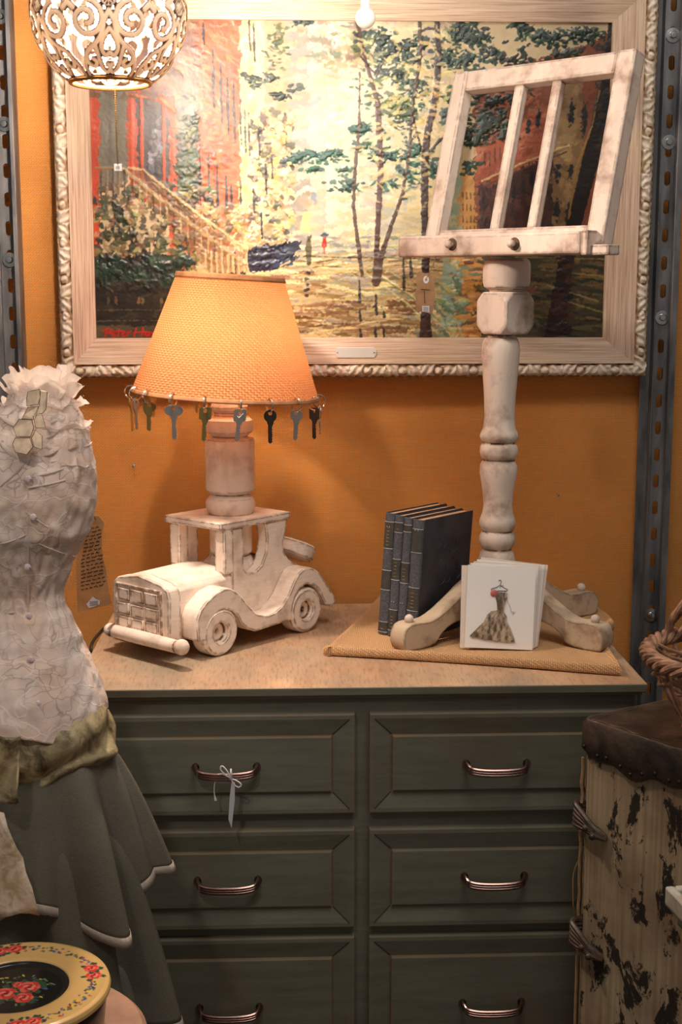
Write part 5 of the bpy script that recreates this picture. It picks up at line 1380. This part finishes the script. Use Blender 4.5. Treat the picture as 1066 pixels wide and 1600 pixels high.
# V of gauze folds down the front
vf = MB()
def fold(p, q, w=.004, sag=.004):
    pts = []; 
    for k in range(13):
        t_ = k/12; x = p[0]+(q[0]-p[0])*t_; y = p[1]+(q[1]-p[1])*t_ + sag*900*math.sin(math.pi*t_)*.5
        zq = PY(x, y, GY-.09).z; r = sil(RTAB, zq); X = PY(x, y, GY-.08).x; dx = max(-.97, min(.97, (X-sil(CTAB, zq))/r)); Yf = GY-.85*r*math.sqrt(1-dx*dx)-.002
        pts.append(PY(x, y, Yf))
    MB().tube(pts, [w*(.35+.65*math.sin(math.pi*k/12)) for k in range(13)], 8, flat=.6).build('gauze_fold', TULLE, bo, smooth=True)
for (p, q, w) in (((122, 640), (60, 668), .006), ((124, 655), (62, 690), .005), ((128, 720), (50, 745), .0045), ((126, 742), (44, 762), .004), ((0, 650), (36, 668), .005), ((0, 690), (34, 720), .005),
                  ((100, 690), (70, 712), .005), ((0, 760), (40, 722), .004), ((138, 705), (80, 722), .004), ((44, 768), (44, 1130), .0022), ((0, 958), (44, 952), .0025), ((94, 930), (47, 958), .0022), ((0, 985), (45, 970), .002),
                  ((44, 1030), (95, 975), .002), ((55, 1130), (120, 1080), .0022), ((50, 1060), (130, 1045), .0015), ((40, 800), (120, 850), .002), ((0, 850), (42, 835), .002), ((62, 850), (118, 870), .002)):
    fold(p, q, w)
# honeycomb pieces stitched at the neck
DTH = plain('dark_thread', (110, 84, 58), .8)
HC = plain('pale_gold_silk', (230, 200, 170), .35, nscale=80)
hx = [[(42, 622), (44, 612), (62, 608), (63, 620), (60, 632), (42, 634)], [(44, 636), (60, 634), (56, 652), (54, 655), (34, 654), (38, 648)], [(30, 655), (50, 656), (53, 668), (48, 682), (26, 682), (21, 668)],
      [(24, 684), (47, 684), (52, 698), (42, 710), (24, 706), (20, 694)], [(64, 610), (74, 612), (72, 640), (66, 646), (54, 648), (62, 634)], [(52, 650), (66, 648), (72, 668), (56, 668)], [(50, 684), (56, 672), (66, 680), (66, 702), (54, 698)]]
for pg in hx:
    hm = MB(); hl = MB()
    pts3 = []
    for (x, y) in pg: pts3.append(PY(x, y, GY-.069-.012*(1-abs((x-45)/40))-.010*max(0, (y-640)/70)))
    c_ = sum(pts3, Vector())/len(pts3)
    pi = [p.lerp(c_, .04) for p in pts3]
    hm.frustum([p+Vector((0, .003, 0)) for p in pts3], [p+Vector((0, -.0015, 0)) for p in pi])
    hl.tube([p+Vector((0, -.0012, 0)) for p in pts3], .0005, 4, True)
    hm.build('honeycomb_piece', HC, bo); hl.build('honeycomb_stitching', DTH, bo)
# glass gem buttons
GEM = M('glass_gem'); GEM.bsdf(lin((236, 214, 214)), .12, .35, spec=1.0)
for (x, y) in ((44, 748), (52, 808), (43, 886), (45, 962), (48, 1030), (59, 1099)):
    zq = PY(x, y, GY-.08).z; r = sil(RTAB, zq); X = PY(x, y, GY-.08).x; dx = (X-sil(CTAB, zq))/r; Yf = GY-.85*r*math.sqrt(max(.1, 1-dx*dx))-.0055
    p = PY(x, y, Yf); g_ = MB()
    g_.lathe([(0, .004), (.003, .0035), (.0048, .001), (.0048, 0), (.003, -.001), (0, -.001)], 8, mat=Matrix.Translation(p) @ Matrix.Rotation(R(90), 4, 'X'))
    g_.build('gem_button', GEM.m, bo)
# satin peplum
zp0, zp1 = PY(60, 1088, GY).z, PY(60, 1210, GY).z
mb = MB(); NP, MP = 140, 40
def pep(i, j):
    a = 2*math.pi*i/NP; t_ = j/(MP-1); zlow = zp1+.010*math.sin(a*2+.6)+.006*math.sin(a*5)
    z = zp0+(zlow-zp0)*t_
    r = .098+.016*math.sin(math.pi*min(1, t_*1.15))*1.0-.006*t_ + .006*math.sin(a*4+t_*9+2)*math.sin(math.pi*t_)+.008*t_*noise.noise(Vector((math.cos(a)*5, math.sin(a)*5, t_*4)))
    r += .009*math.exp(-((t_-.72-.12*math.sin(a*3))/.06)**2)
    return Vector((GX+(r+.001)*math.cos(a), GY+r*.84*math.sin(a)-.004, z))
mb.grid(pep, NP, MP, True); mb.build('satin_peplum', SATIN, tf, smooth=True, weld=False, angle=180, solid=.002)
# skirt tiers
def tier(z0_, hemf, r0, r1x, r1y, waves, amp, ph, name, lace=True, cx_=0):
    mb = MB(); n = 220; m_ = 34; hem = []
    def fn(i, j):
        a = 2*math.pi*i/n; t_ = j/(m_-1); zh = hemf(a); z = z0_+(zh-z0_)*t_
        w = math.sin(a*waves+ph)+.55*math.sin(a*waves*1.63+ph*1.7)
        s_ = t_**.62
        rx_ = r0+(r1x-r0)*s_+amp*w*t_**.8; ry_ = r0*.84+(r1y-r0*.84)*s_+amp*w*t_**.8
        return Vector((GX+cx_*t_+rx_*math.cos(a), GY+ry_*math.sin(a), z))
    mb.grid(fn, n, m_, True); ob = mb.build(name, SKIRT, tf, smooth=True, weld=False, angle=180, solid=.0015)
    if lace:
        lc = MB()
        def lf(i, j):
            p = fn(i, m_-1); q = fn(i, m_-2); d_ = (p-q).normalized(); o_ = Vector((p.x-GX, p.y-GY, 0)).normalized()*.0014
            return p + d_*(-.002+.006*j+(.0016*abs(math.sin(i*1.1)) if j == 2 else 0)) + o_
        lc.grid(lf, n, 3, True); lc.build('lace_trim', LACE, ob, smooth=True, weld=False, solid=.0012)
    return ob
zs1 = PY(165, 1150, GY).z
tier(zs1, lambda a: .700+.022*math.sin(a*3+.5)+.010*math.sin(a*5+2.2), .092, .156, .122, 7, .023, .8, 'upper_skirt_tier')
tier(.80, lambda a: .505+.014*math.sin(a*3+1.9)+.008*math.sin(a*6), .105, .176, .124, 8, .022, 2.9, 'middle_skirt_tier')
tier(.60, lambda a: .30+.010*math.sin(a*4), .13, .20, .135, 8, .012, 1.2, 'lower_skirt_tier', True)
# gold sash end and printed cloth at the left edge
SASH = SATIN
mb = MB()
def sash(i, j):
    px = -40+i*6.0; py = 1150+j*5.4+ (4*math.sin(px*.09))
    ed = 28-((j-17)*.3 if j < 17 else -((j-17)*.6))
    px = min(px, 30-(j % 3)*.5) if i < 12 else ed-1
    return PY(min(px, ed), py, GY-.135-.006*math.sin(px*.12+j*.3))
mb.grid(sash, 13, 20); mb.build('satin_sash', SATIN, tf, smooth=True, weld=False, angle=180, solid=.002)
PRN = M('printed_pale_cloth'); n_ = PRN.noise(PRN.coord(), 55, 4, .6, .5)
PRm = PRN.bsdf(PRN.mix(PRN.ramp(n_, [(.4, 0), (.62, 1)]), lin((222, 200, 180)), lin((184, 158, 122))), .85, bump=PRN.bump(n_, .4, .002))
mb = MB(); edp = [(6, 1270), (12, 1290), (25, 1320), (36, 1340), (40, 1365), (50, 1390), (58, 1418), (62, 1428)]
def prn(i, j):
    x1, y1 = edp[j]; t_ = i/9; x = -70+(x1+70)*t_; y = y1+(1-t_)*6+3*math.sin(i*1.4+j)
    return PY(x, y, GY-.152-.007*math.sin(x*.08+j*.8))
mb.grid(prn, 10, 8); mb.build('printed_cloth_panel', PRm, tf, smooth=True, weld=False, angle=180, solid=.002)
MB().lathe([(0, 0), (.13, 0), (.13, .012), (.02, .03), (.016, .05), (.016, .92), (0, .92)], 30, (GX, GY)).build('stand_pole', BLACK, tf, smooth=True, angle=30)

# ------------------------------------------------------------------ round stool with the painted tin
TZ = .700; tc_ = PZ(25, 1540, TZ); e_ = PZ(172, 1538, TZ); TR = (e_-tc_).length
def stool(z, r, h):
    t = thing('round_stool', 'round stool with a pinkish tan seat under the flowered tin', 'stool', (tc_.x, tc_.y, 0))
    SM = plain('pink_tan_seat', (172, 128, 102), .6, nscale=20)
    MB().lathe([(0, z-.03), (r-.006, z-.03), (r, z-.024), (r, z-.006), (r-.006, z), (0, z)], 60, (tc_.x, tc_.y)).build('seat', SM, t, smooth=True, angle=30)
    for k in range(4):
        a = R(45+90*k); d_ = Vector((math.cos(a), math.sin(a), 0)); c_ = Vector((tc_.x, tc_.y, 0))
        MB().tube([c_+d_*(r+.02), c_+d_*(r*.7)+Vector((0, 0, z-.028))], [.012, .016], 10).build('leg', SM, t, smooth=True)
stz = .636
stool(stz, .150, 0)
t = thing('flowered_tin', 'round tin box with roses painted on its gold lid rim and black centre', 'tin', (tc_.x, tc_.y, stz))
TINB = plain('black_lacquer', (22, 18, 16), .2)
MB().lathe([(0, stz), (TR*.90, stz), (TR*.91, stz+.004), (TR*.96, TZ-.012), (TR*.96, TZ-.008), (0, TZ-.008)], 72, (tc_.x, tc_.y)).build('tin_body', TINB, t, smooth=True, angle=30)
lid = MB(); rin = TR*.565
prof = [(0, TZ-.011), (TR*.97, TZ-.011), (TR*.995, TZ-.008), (TR, TZ-.004), (TR*.985, TZ), (TR*.94, TZ+.0015), (rin+.004, TZ+.0012), (rin, TZ), (rin-.003, TZ-.004), (rin-.009, TZ-.0055), (0, TZ-.0052)]
def dens(p, n=5):
    out = [p[0]]
    for a_, b_ in zip(p[:-1], p[1:]):
        m_ = max(1, int((abs(a_[0]-b_[0])+abs(a_[1]-b_[1]))/.0012))
        out += [(a_[0]+(b_[0]-a_[0])*k/m_, a_[1]+(b_[1]-a_[1])*k/m_) for k in range(1, m_+1)]
    return out
pr_ = dens(prof[1:]); lid.lathe([(0, TZ-.011)]+pr_, 320, (tc_.x, tc_.y))
TINM = M('painted_tin_lid'); at = TINM.n('ShaderNodeAttribute'); at.attribute_name = 'paint'; TINM.bsdf(at.outputs['Color'], .22, spec=.6)
lo = lid.build('tin_lid', TINM.m, t, smooth=True, angle=60, weld=False)
nv_ = len(lo.data.vertices); xy = np.empty(nv_*3, np.float32); lo.data.vertices.foreach_get('co', xy); xy = xy.reshape(-1, 3)
rrad = np.hypot(xy[:, 0], xy[:, 1]); colr = np.where((rrad > rin-.001)[:, None], np.array(lin((224, 180, 112)))[None], np.array(lin((24, 24, 22)))[None]).astype(np.float32)
und = xy[:, 2]+stz < TZ-.009; colr[und & (rrad > TR*.9)] = lin((20, 16, 14))
rs2 = np.random.RandomState(4)
def dot(x, y, r, c, ry=None, ang=0):
    ry = ry or r; dx = xy[:, 0]-x; dy = xy[:, 1]-y; ca_, sa_ = math.cos(ang), math.sin(ang)
    d_ = np.sqrt(((dx*ca_+dy*sa_)/r)**2+((-dx*sa_+dy*ca_)/ry)**2); colr[d_ < 1] = lin(c)
def rose(x, y, r):
    for k in range(7):
        a = rs2.rand()*6.28; dot(x+r*1.1*math.cos(a), y+r*1.1*math.sin(a), r*.55, (52, 84, 62), r*.3, a)
    for k in range(6): a = k*1.05; dot(x+r*.5*math.cos(a), y+r*.5*math.sin(a), r*.55, (226, 62, 52) if k % 2 else (240, 104, 90))
    for k in range(5): a = k*1.25+.4; dot(x+r*.28*math.cos(a), y+r*.28*math.sin(a), r*.3, (200, 34, 34) if k % 2 else (248, 140, 120))
    dot(x, y, r*.2, (150, 20, 26))
rm = (TR+rin)/2
for k in range(4):
    a = R(12+90*k)
    rose((rm+.004)*math.cos(a), (rm+.004)*math.sin(a), TR*.085); rose((rm+.004)*math.cos(a+.2), (rm+.004)*math.sin(a+.2), TR*.08)
    for q in range(60):
        b = a+.36+.022*q*.9; rr2 = rm+.004*math.sin(q*.9)+TR*.03
        if b > a+1.5: break
        dot(rr2*math.cos(b)+rs2.randn()*.0015, rr2*math.sin(b)+rs2.randn()*.0015, TR*rs2.uniform(.015, .03), [(90, 100, 150), (236, 196, 60), (70, 90, 60), (212, 80, 60), (110, 120, 80), (60, 70, 110)][rs2.randint(6)], TR*rs2.uniform(.01, .02), rs2.rand()*3)
for k in range(70):
    a = rs2.rand()*6.28; r_ = rin*.72*math.sqrt(rs2.rand()); dot(r_*math.cos(a), r_*math.sin(a)*.8, TR*rs2.uniform(.02, .04), [(60, 92, 60), (84, 100, 150), (50, 70, 60), (230, 200, 70), (120, 140, 90)][rs2.randint(5)], TR*.012, rs2.rand()*3)
rose(-.010, -.008, TR*.12); rose(.014, .006, TR*.115); rose(.012, -.018, TR*.10); rose(.0, .012, TR*.06)
at2 = lo.data.color_attributes.new('paint', 'FLOAT_COLOR', 'POINT'); at2.data.foreach_set('color', np.concatenate([colr, np.ones((nv_, 1), np.float32)], 1).ravel())

# ------------------------------------------------------------------ old trunk
TC = Vector((.4345, -.634, 0)); fd = Vector((math.cos(R(-55)), math.sin(R(-55)), 0)); bd = Vector((math.cos(R(30)), math.sin(R(30)), 0)); TTZ = .868
def leather():
    m = M('cracked_brown_leather'); c = m.coord(); n = m.noise(c, 16, 6, .65, .6); n2 = m.noise(c, 70, 4)
    col = m.mix(m.ramp(n, [(.36, 0), (.64, 1)]), lin((40, 33, 29)), lin((84, 66, 54)))
    col = m.mix(m.math('MULTIPLY', m.bevelmask(.004, 7), .55), col, lin((150, 116, 96)))
    return m.bsdf(col, .4, bump=m.bump(m.math('ADD', n, n2), .5, .003), spec=.5)
LEA = leather()
def canvasm():
    m = M('stained_trunk_canvas'); c = m.coord(scale=(1, 1, .55)); c0 = m.coord()
    n = m.noise(c, 19, 9, .72, .5); st = m.noise(m.coord(scale=(30, 30, .6)), 5, 3); n2 = m.noise(c0, 9, 5)
    sx_ = m.sep(c0)
    base = m.mix(m.ramp(st, [(.3, 0), (.7, 1)]), lin((150, 130, 104)), lin((186, 164, 132)))
    base = m.mix(m.math('MULTIPLY', m.ramp(n2, [(.42, 0), (.66, 1)]), .6), base, lin((112, 82, 60)))
    blk = m.ramp(n, [(.535, 0), (.56, 1)])
    col = m.mix(m.math('MULTIPLY', blk, .95), base, lin((34, 30, 28)))
    return m.bsdf(col, .75, bump=m.bump(m.math('ADD', n, st), .5, .002), spec=.2)
CANV = canvasm()
tt_ = thing('travel_chest', 'tall worn trunk of stained canvas with a dark leather top at lower right', 'chest', TC)
LF, LB = .40, .36
def tq(u, v, z): return TC+fd*u+bd*v+Vector((0, 0, z))
def tbox(u0, u1, v0, v1, z0_, z1_):
    return MB().add([tq(u, v, z) for z in (z0_, z1_) for (u, v) in ((u0, v0), (u1, v0), (u1, v1), (u0, v1))], [(3, 2, 1, 0), (4, 5, 6, 7), (0, 1, 5, 4), (1, 2, 6, 5), (2, 3, 7, 6), (3, 0, 4, 7)])
tbox(.004, LF-.004, .004, LB, 0, TTZ-.05).build('trunk_body', CANV, tt_, bevel=.006)
# leather cap with a sagging wavy lower edge
mb = MB(); nU = 80
def cap_edge(u): return TTZ-.058+.006*math.sin(u*38)+.004*math.sin(u*90+1)-.012*min(1, u*8)*0
per = [(0, v) for v in np.linspace(LB, .012, 20)]+[(.0035, .0035)]+[(u, 0) for u in np.linspace(.012, LF, 60)]
rings_ = []
for (dz, out_) in ((None, .0), ('m', .003), ('t', .003), ('r', -.001), ('i', -.010)):
    row = []
    for (u, v) in per:
        uu2 = u-out_ if v > .004 else (u-(out_ if u < .01 else 0)); vv2 = v-out_ if u > .004 else (v-(out_ if v < .01 else 0))
        s_ = u+ (LB-v)
        wob = .0022*noise.noise(Vector((u*30, v*30, 1)))
        z = {None: cap_edge(s_), 'm': cap_edge(s_)+.004, 't': TTZ-.006+wob, 'r': TTZ+.0005+wob, 'i': TTZ-.001+wob}[dz]
        row.append(tq(uu2+ (wob if dz == 't' else 0), vv2, z))
    rings_.append(row)
vs = [p for r_ in rings_ for p in r_]; n = len(per); fs = []
for k in range(4):
    for i in range(n-1): fs.append((k*n+i, k*n+i+1, (k+1)*n+i+1, (k+1)*n+i))
mb.add(vs, fs); mb.build('leather_cap_band', LEA, tt_, smooth=True, weld=False, angle=50, solid=.0025)
mb = MB()
def topg(i, j):
    u = .006+(LF-.006)*i/60; v = .006+(LB-.006)*j/40
    return tq(u, v, TTZ-.0012+.0035*noise.noise(Vector((u*14, v*14, 5)))*min(1, u*20)*min(1, v*20) - .003*math.exp(-((u-v*.9-.10)/.006)**2))
mb.grid(topg, 61, 41); mb.build('leather_top', LEA, tt_, smooth=True, weld=False, angle=180, solid=.003)
# studs
STUD = plain('dark_stud', (70, 56, 48), .35, .8)
for k in range(9):
    u = .010+.022*k+rnd.uniform(-.003, .003); MB().sphere(tq(u, -.004, cap_edge(u+LB)+.010), .003, 8, 6).build('stud', STUD, tt_, smooth=True)
# frayed folded edge of the canvas down the corner
for (z0_, z1_) in ((.735, .806), (.555, .690), (.15, .500)):
    mb = MB(); pts = []
    for k in range(15):
        z = z0_+(z1_-z0_)*k/14; pts.append(tq(-.002+.0025*noise.noise(Vector((z*40, 0, 2))), .004+.002*noise.noise(Vector((z*50, 3, 2))), z))
    mb.tube(pts, .0038, 6, flat=.6)
    mb.tube([p+bd*.010+fd*.0006 for p in pts], .0028, 6)
    mb.build('frayed_edge', plain('tan_frayed_cloth', (168, 130, 92), .9, nscale=60) if 'tan_frayed_cloth' not in bpy.data.materials else bpy.data.materials['tan_frayed_cloth'], tt_, smooth=True)
mb = MB(); mb.tube(crom([tq(-.006, .004, .640), tq(-.007, -.003, .620), tq(-.004, -.006, .595), tq(-.002, -.006, .570), tq(-.005, .002, .550)], 6), .0011, 5)
mb.build('loose_thread', STRING, tt_, smooth=True)
# pinched leather corner straps
for zc in (.712, .522):
    mb = MB()
    for q in range(5):
        o = (q-2)*.0065
        pts = crom([tq(.006, .022, zc+.010+o*.6), tq(-.005, .010, zc+.010+o*1.0), tq(-.005, -.005, zc+.007+o*1.2), tq(.016, -.009, zc+.001+o*.8), tq(.036, -.007, zc-.008+o*.4), tq(.054, -.001, zc-.014+o*.2)], 5)
        mb.tube(pts, [.0045 if k < len(pts)-5 else .0045*(len(pts)-k)/6+.002 for k in range(len(pts))], 8)
    mb.sphere(tq(.038, -.013, zc-.014), .0055, 12, 8); mb.sphere(tq(.024, -.014, zc-.005), .0045, 12, 8)
    mb.build('corner_strap', LEA, tt_, smooth=True)

# ------------------------------------------------------------------ wicker basket
BC = Vector((.632, -.775, 0)); RZ = 1.0; RB = TTZ+.004; RR = .138
tw = thing('wicker_basket', 'brown wicker basket with a braided handle standing on the old trunk', 'basket', (BC.x, BC.y, TTZ))
WK = M('weathered_willow'); n_ = WK.noise(WK.coord(), 60, 4)
WKm = WK.bsdf(WK.mix(WK.ramp(n_, [(.35, 0), (.65, 1)]), lin((112, 78, 60)), lin((184, 138, 108))), .6, bump=WK.bump(n_, .3, .001))
def bc(a, r, z, ecc=1.0): return Vector((BC.x+r*math.cos(a), BC.y+r*math.sin(a), z))
rm_ = MB()
for q in range(4):
    pts = [bc(a, RR+.0075*math.cos(a*11+q*math.pi/2), RZ+.0075*math.sin(a*11+q*math.pi/2)) for a in [2*math.pi*k/220 for k in range(220)]]
    rm_.tube(pts, .0048, 7, True)
rm_.build('braided_rim', WKm, tw, smooth=True)
rm_ = MB()
for q in range(3):
    pts = [bc(a, RR-.012+.004*math.cos(a*16+q*2.1), RZ-.022-.006*q+.0025*math.sin(a*16+q*2.1)) for a in [2*math.pi*k/200 for k in range(200)]]
    rm_.tube(pts, .0028, 6, True)
rm_.build('upper_weave', WKm, tw, smooth=True)
ns = 26
for k in range(ns):
    a = 2*math.pi*k/ns
    st_ = MB(); a2 = a+.05*rnd.random()
    st_.tube([bc(a, RR-.004, RZ-.004), bc(a2, .108, RZ-.06), bc(a2, .080, RB+.02), bc(a2, .074, RB)], [.0030, .0042, .0038, .0036], 7)
    st_.build('stake', WKm, tw, smooth=True)
lw = MB()
for q in range(8):
    z = RB+.004+q*.0055; r_ = .076+.004*q/2.2
    lw.tube([bc(a, r_+.004*(1 if (k+q) % 2 else -1), z) for k, a in enumerate([2*math.pi*k/(ns*2)*1.0 for k in range(ns*2)])], .0029, 6, True)
lw.build('lower_weave', WKm, tw, smooth=True)
MB().lathe([(0, RB-.003), (.076, RB-.003), (.076, RB+.002), (0, RB+.002)], 30, (BC.x, BC.y)).build('basket_base', WKm, tw)
for q in range(5):   # loose canes crossing inside the rim
    a = R(150+q*9); MB().tube(crom([bc(a, RR-.006, RZ+.002), bc(a-.3, RR*.6, RZ-.014-.006*q), bc(a-2.2-.1*q, RR-.012, RZ-.004)], 6), .0026, 6).build('inner_cane', WKm, tw, smooth=True)
hn = MB()
pA = PY(1040, 992, -.70); A_ = bc(R(128), RR, RZ); B_ = bc(R(-40), RR, RZ)
for q in range(3):
    pts = []
    for k in range(61):
        t_ = k/60; base = A_.lerp(B_, t_)+Vector((0, 0, .11*math.sin(math.pi*t_)**.6)); ph = t_*34+q*2.09
        side_ = (B_-A_).normalized().cross(Vector((0, 0, 1)))
        pts.append(base+side_*.005*math.cos(ph)+Vector((0, 0, 1))*.005*math.sin(ph))
    hn.tube(pts, .0044, 7)
hn.build('braided_handle', WKm, tw, smooth=True)

# ------------------------------------------------------------------ stacked chipped trays reaching in from the right
WT = wood_white('chipped_white_paint', lin((206, 200, 184)), lin((120, 92, 70)), grime=.5, edge=.6)
GT = wood_white('chipped_green_paint', lin((150, 158, 120)), lin((120, 100, 70)), grime=.4, edge=.5)
YT = wood_white('chipped_yellow_paint', lin((196, 184, 110)), lin((120, 92, 60)), grime=.4, edge=.5)
c0_ = PY(1039, 1384, -.98); fx = Vector((math.cos(R(-82)), math.sin(R(-82)), 0)); bx_ = Vector((math.cos(R(8)), math.sin(R(8)), 0))
def tray(off, h, th2, name, label, mat):
    t = thing(name, label, 'tray', c0_+Vector((0, 0, off)))
    def q(u, v, z): return c0_+fx*u+bx_*v+Vector((0, 0, off+z))
    def bx2(u0, u1, v0, v1, z0_, z1_, nm): MB().add([q(u, v, z) for z in (z0_, z1_) for (u, v) in ((u0, v0), (u1, v0), (u1, v1), (u0, v1))], [(3, 2, 1, 0), (4, 5, 6, 7), (0, 1, 5, 4), (1, 2, 6, 5), (2, 3, 7, 6), (3, 0, 4, 7)]).build(nm, mat, t, bevel=.003)
    s_ = th2
    bx2(s_, .24, s_, .15, 0, .008, 'tray_base')
    bx2(s_, .24, s_, s_+.012, .0, h, 'tray_side'); bx2(s_, .24, .138, .15, .0, h, 'tray_side')
    bx2(s_, s_+.012, s_+.0125, .1375, .0, h, 'tray_side'); bx2(.228, .24, s_+.0125, .1375, .0, h, 'tray_side')
tray(-.026, .026, 0, 'painted_tray', 'white chipped wooden tray, topmost of the stack at the right edge', WT)
tray(-.047, .0205, .012, 'painted_tray', 'green chipped tray under the white one at the right edge', GT)
tray(-.068, .0205, .016, 'painted_tray', 'yellowish tray at the bottom of the stack at the right edge', YT)
t = thing('side_table', 'small dark table just outside the right edge carrying the painted trays', 'table', c0_+fx*.12+bx_*.11-Vector((0, 0, c0_.z)))
def q(u, v, z): return c0_+fx*u+bx_*v+Vector((0, 0, z-c0_.z))
zt_ = c0_.z-.0685
def bx3(u0, u1, v0, v1, z0_, z1_, nm): MB().add([q(u, v, z) for z in (z0_, z1_) for (u, v) in ((u0, v0), (u1, v0), (u1, v1), (u0, v1))], [(3, 2, 1, 0), (4, 5, 6, 7), (0, 1, 5, 4), (1, 2, 6, 5), (2, 3, 7, 6), (3, 0, 4, 7)]).build(nm, LEA, t, bevel=.002)
bx3(.06, .26, .06, .16, zt_-.02, zt_, 'table_top')
for (u, v) in ((.07, .07), (.23, .07), (.07, .13), (.23, .13)): bx3(u, u+.02, v, v+.02, 0, zt_-.02, 'leg')

# repeats of one kind share a group
for o_ in bpy.data.objects:
    if o_.parent is None and 'label' in o_:
        b_ = o_.name.split('.')[0]
        g_ = {'hanging_key': 'keys hung on rings around the lamp shade rim', 'old_book': 'old blue-grey books standing on the dresser', 'nail': 'nails left in the orange wall',
              'slotted_steel_post': 'slotted steel posts against the wall', 'painted_tray': 'chipped painted trays stacked at the right edge', 'greeting_card': 'greeting cards leaning on the book stand'}.get(b_)
        if g_: o_['group'] = g_

# ------------------------------------------------------------------ lights
def light(name, typ, loc, power, color=(1, .85, .68), size=.03, rot=None, **kw):
    l_ = bpy.data.lights.new(name, typ); l_.energy = power; l_.color = color
    if typ in ('POINT', 'SPOT'): l_.shadow_soft_size = size
    if typ == 'AREA': l_.size = size
    for k, v in kw.items(): setattr(l_, k, v)
    o = bpy.data.objects.new(name, l_); COL.objects.link(o); o.location = loc
    if rot: o.rotation_euler = rot
    return o
def aim(o, target):
    d_ = Vector(target)-o.location; o.rotation_euler = d_.to_track_quat('-Z', 'Y').to_euler()
s1 = light('picture_spot', 'SPOT', (.125, -1.03, 1.945), 20, (1, .93, .80), .04, spot_size=R(50), spot_blend=1.0); aim(s1, (.10, 0, 1.78))
s2 = light('overhead_fill', 'AREA', (.35, -1.35, 2.75), 11, (1, .95, .88), .8); aim(s2, (.15, -.5, 0.9))  # unseen area light added overhead as general fill
s3 = light('dress_form_fill', 'SPOT', (-.55, -2.1, 2.45), 22, (1, .93, .84), .06, spot_size=R(34), spot_blend=1.0); aim(s3, (-.32, -.8, 1.15))  # unseen spot added to brighten the dress form
w = bpy.data.worlds.new('world'); bpy.context.scene.world = w; w.use_nodes = True
bg = w.node_tree.nodes['Background']; bg.inputs[0].default_value = (1, .93, .86, 1); bg.inputs[1].default_value = .12

# ------------------------------------------------------------------ camera
cd = bpy.data.cameras.new('camera'); co_ = bpy.data.objects.new('camera', cd); COL.objects.link(co_)
co_.location = CAM
mm = Matrix(((RT.x, UP.x, -FW.x), (RT.y, UP.y, -FW.y), (RT.z, UP.z, -FW.z)))
co_.rotation_euler = mm.to_euler()
cd.sensor_fit = 'VERTICAL'; cd.sensor_height = 36; cd.lens = F/1600*36
cd.clip_start = .05
sc = bpy.context.scene; sc.camera = co_
sc.view_settings.view_transform = 'Standard'; sc.view_settings.look = 'None'
sc.view_settings.gamma = 1; sc.view_settings.exposure = 0.44; sc.view_settings.use_curve_mapping = False
sc.cycles.max_bounces = 8
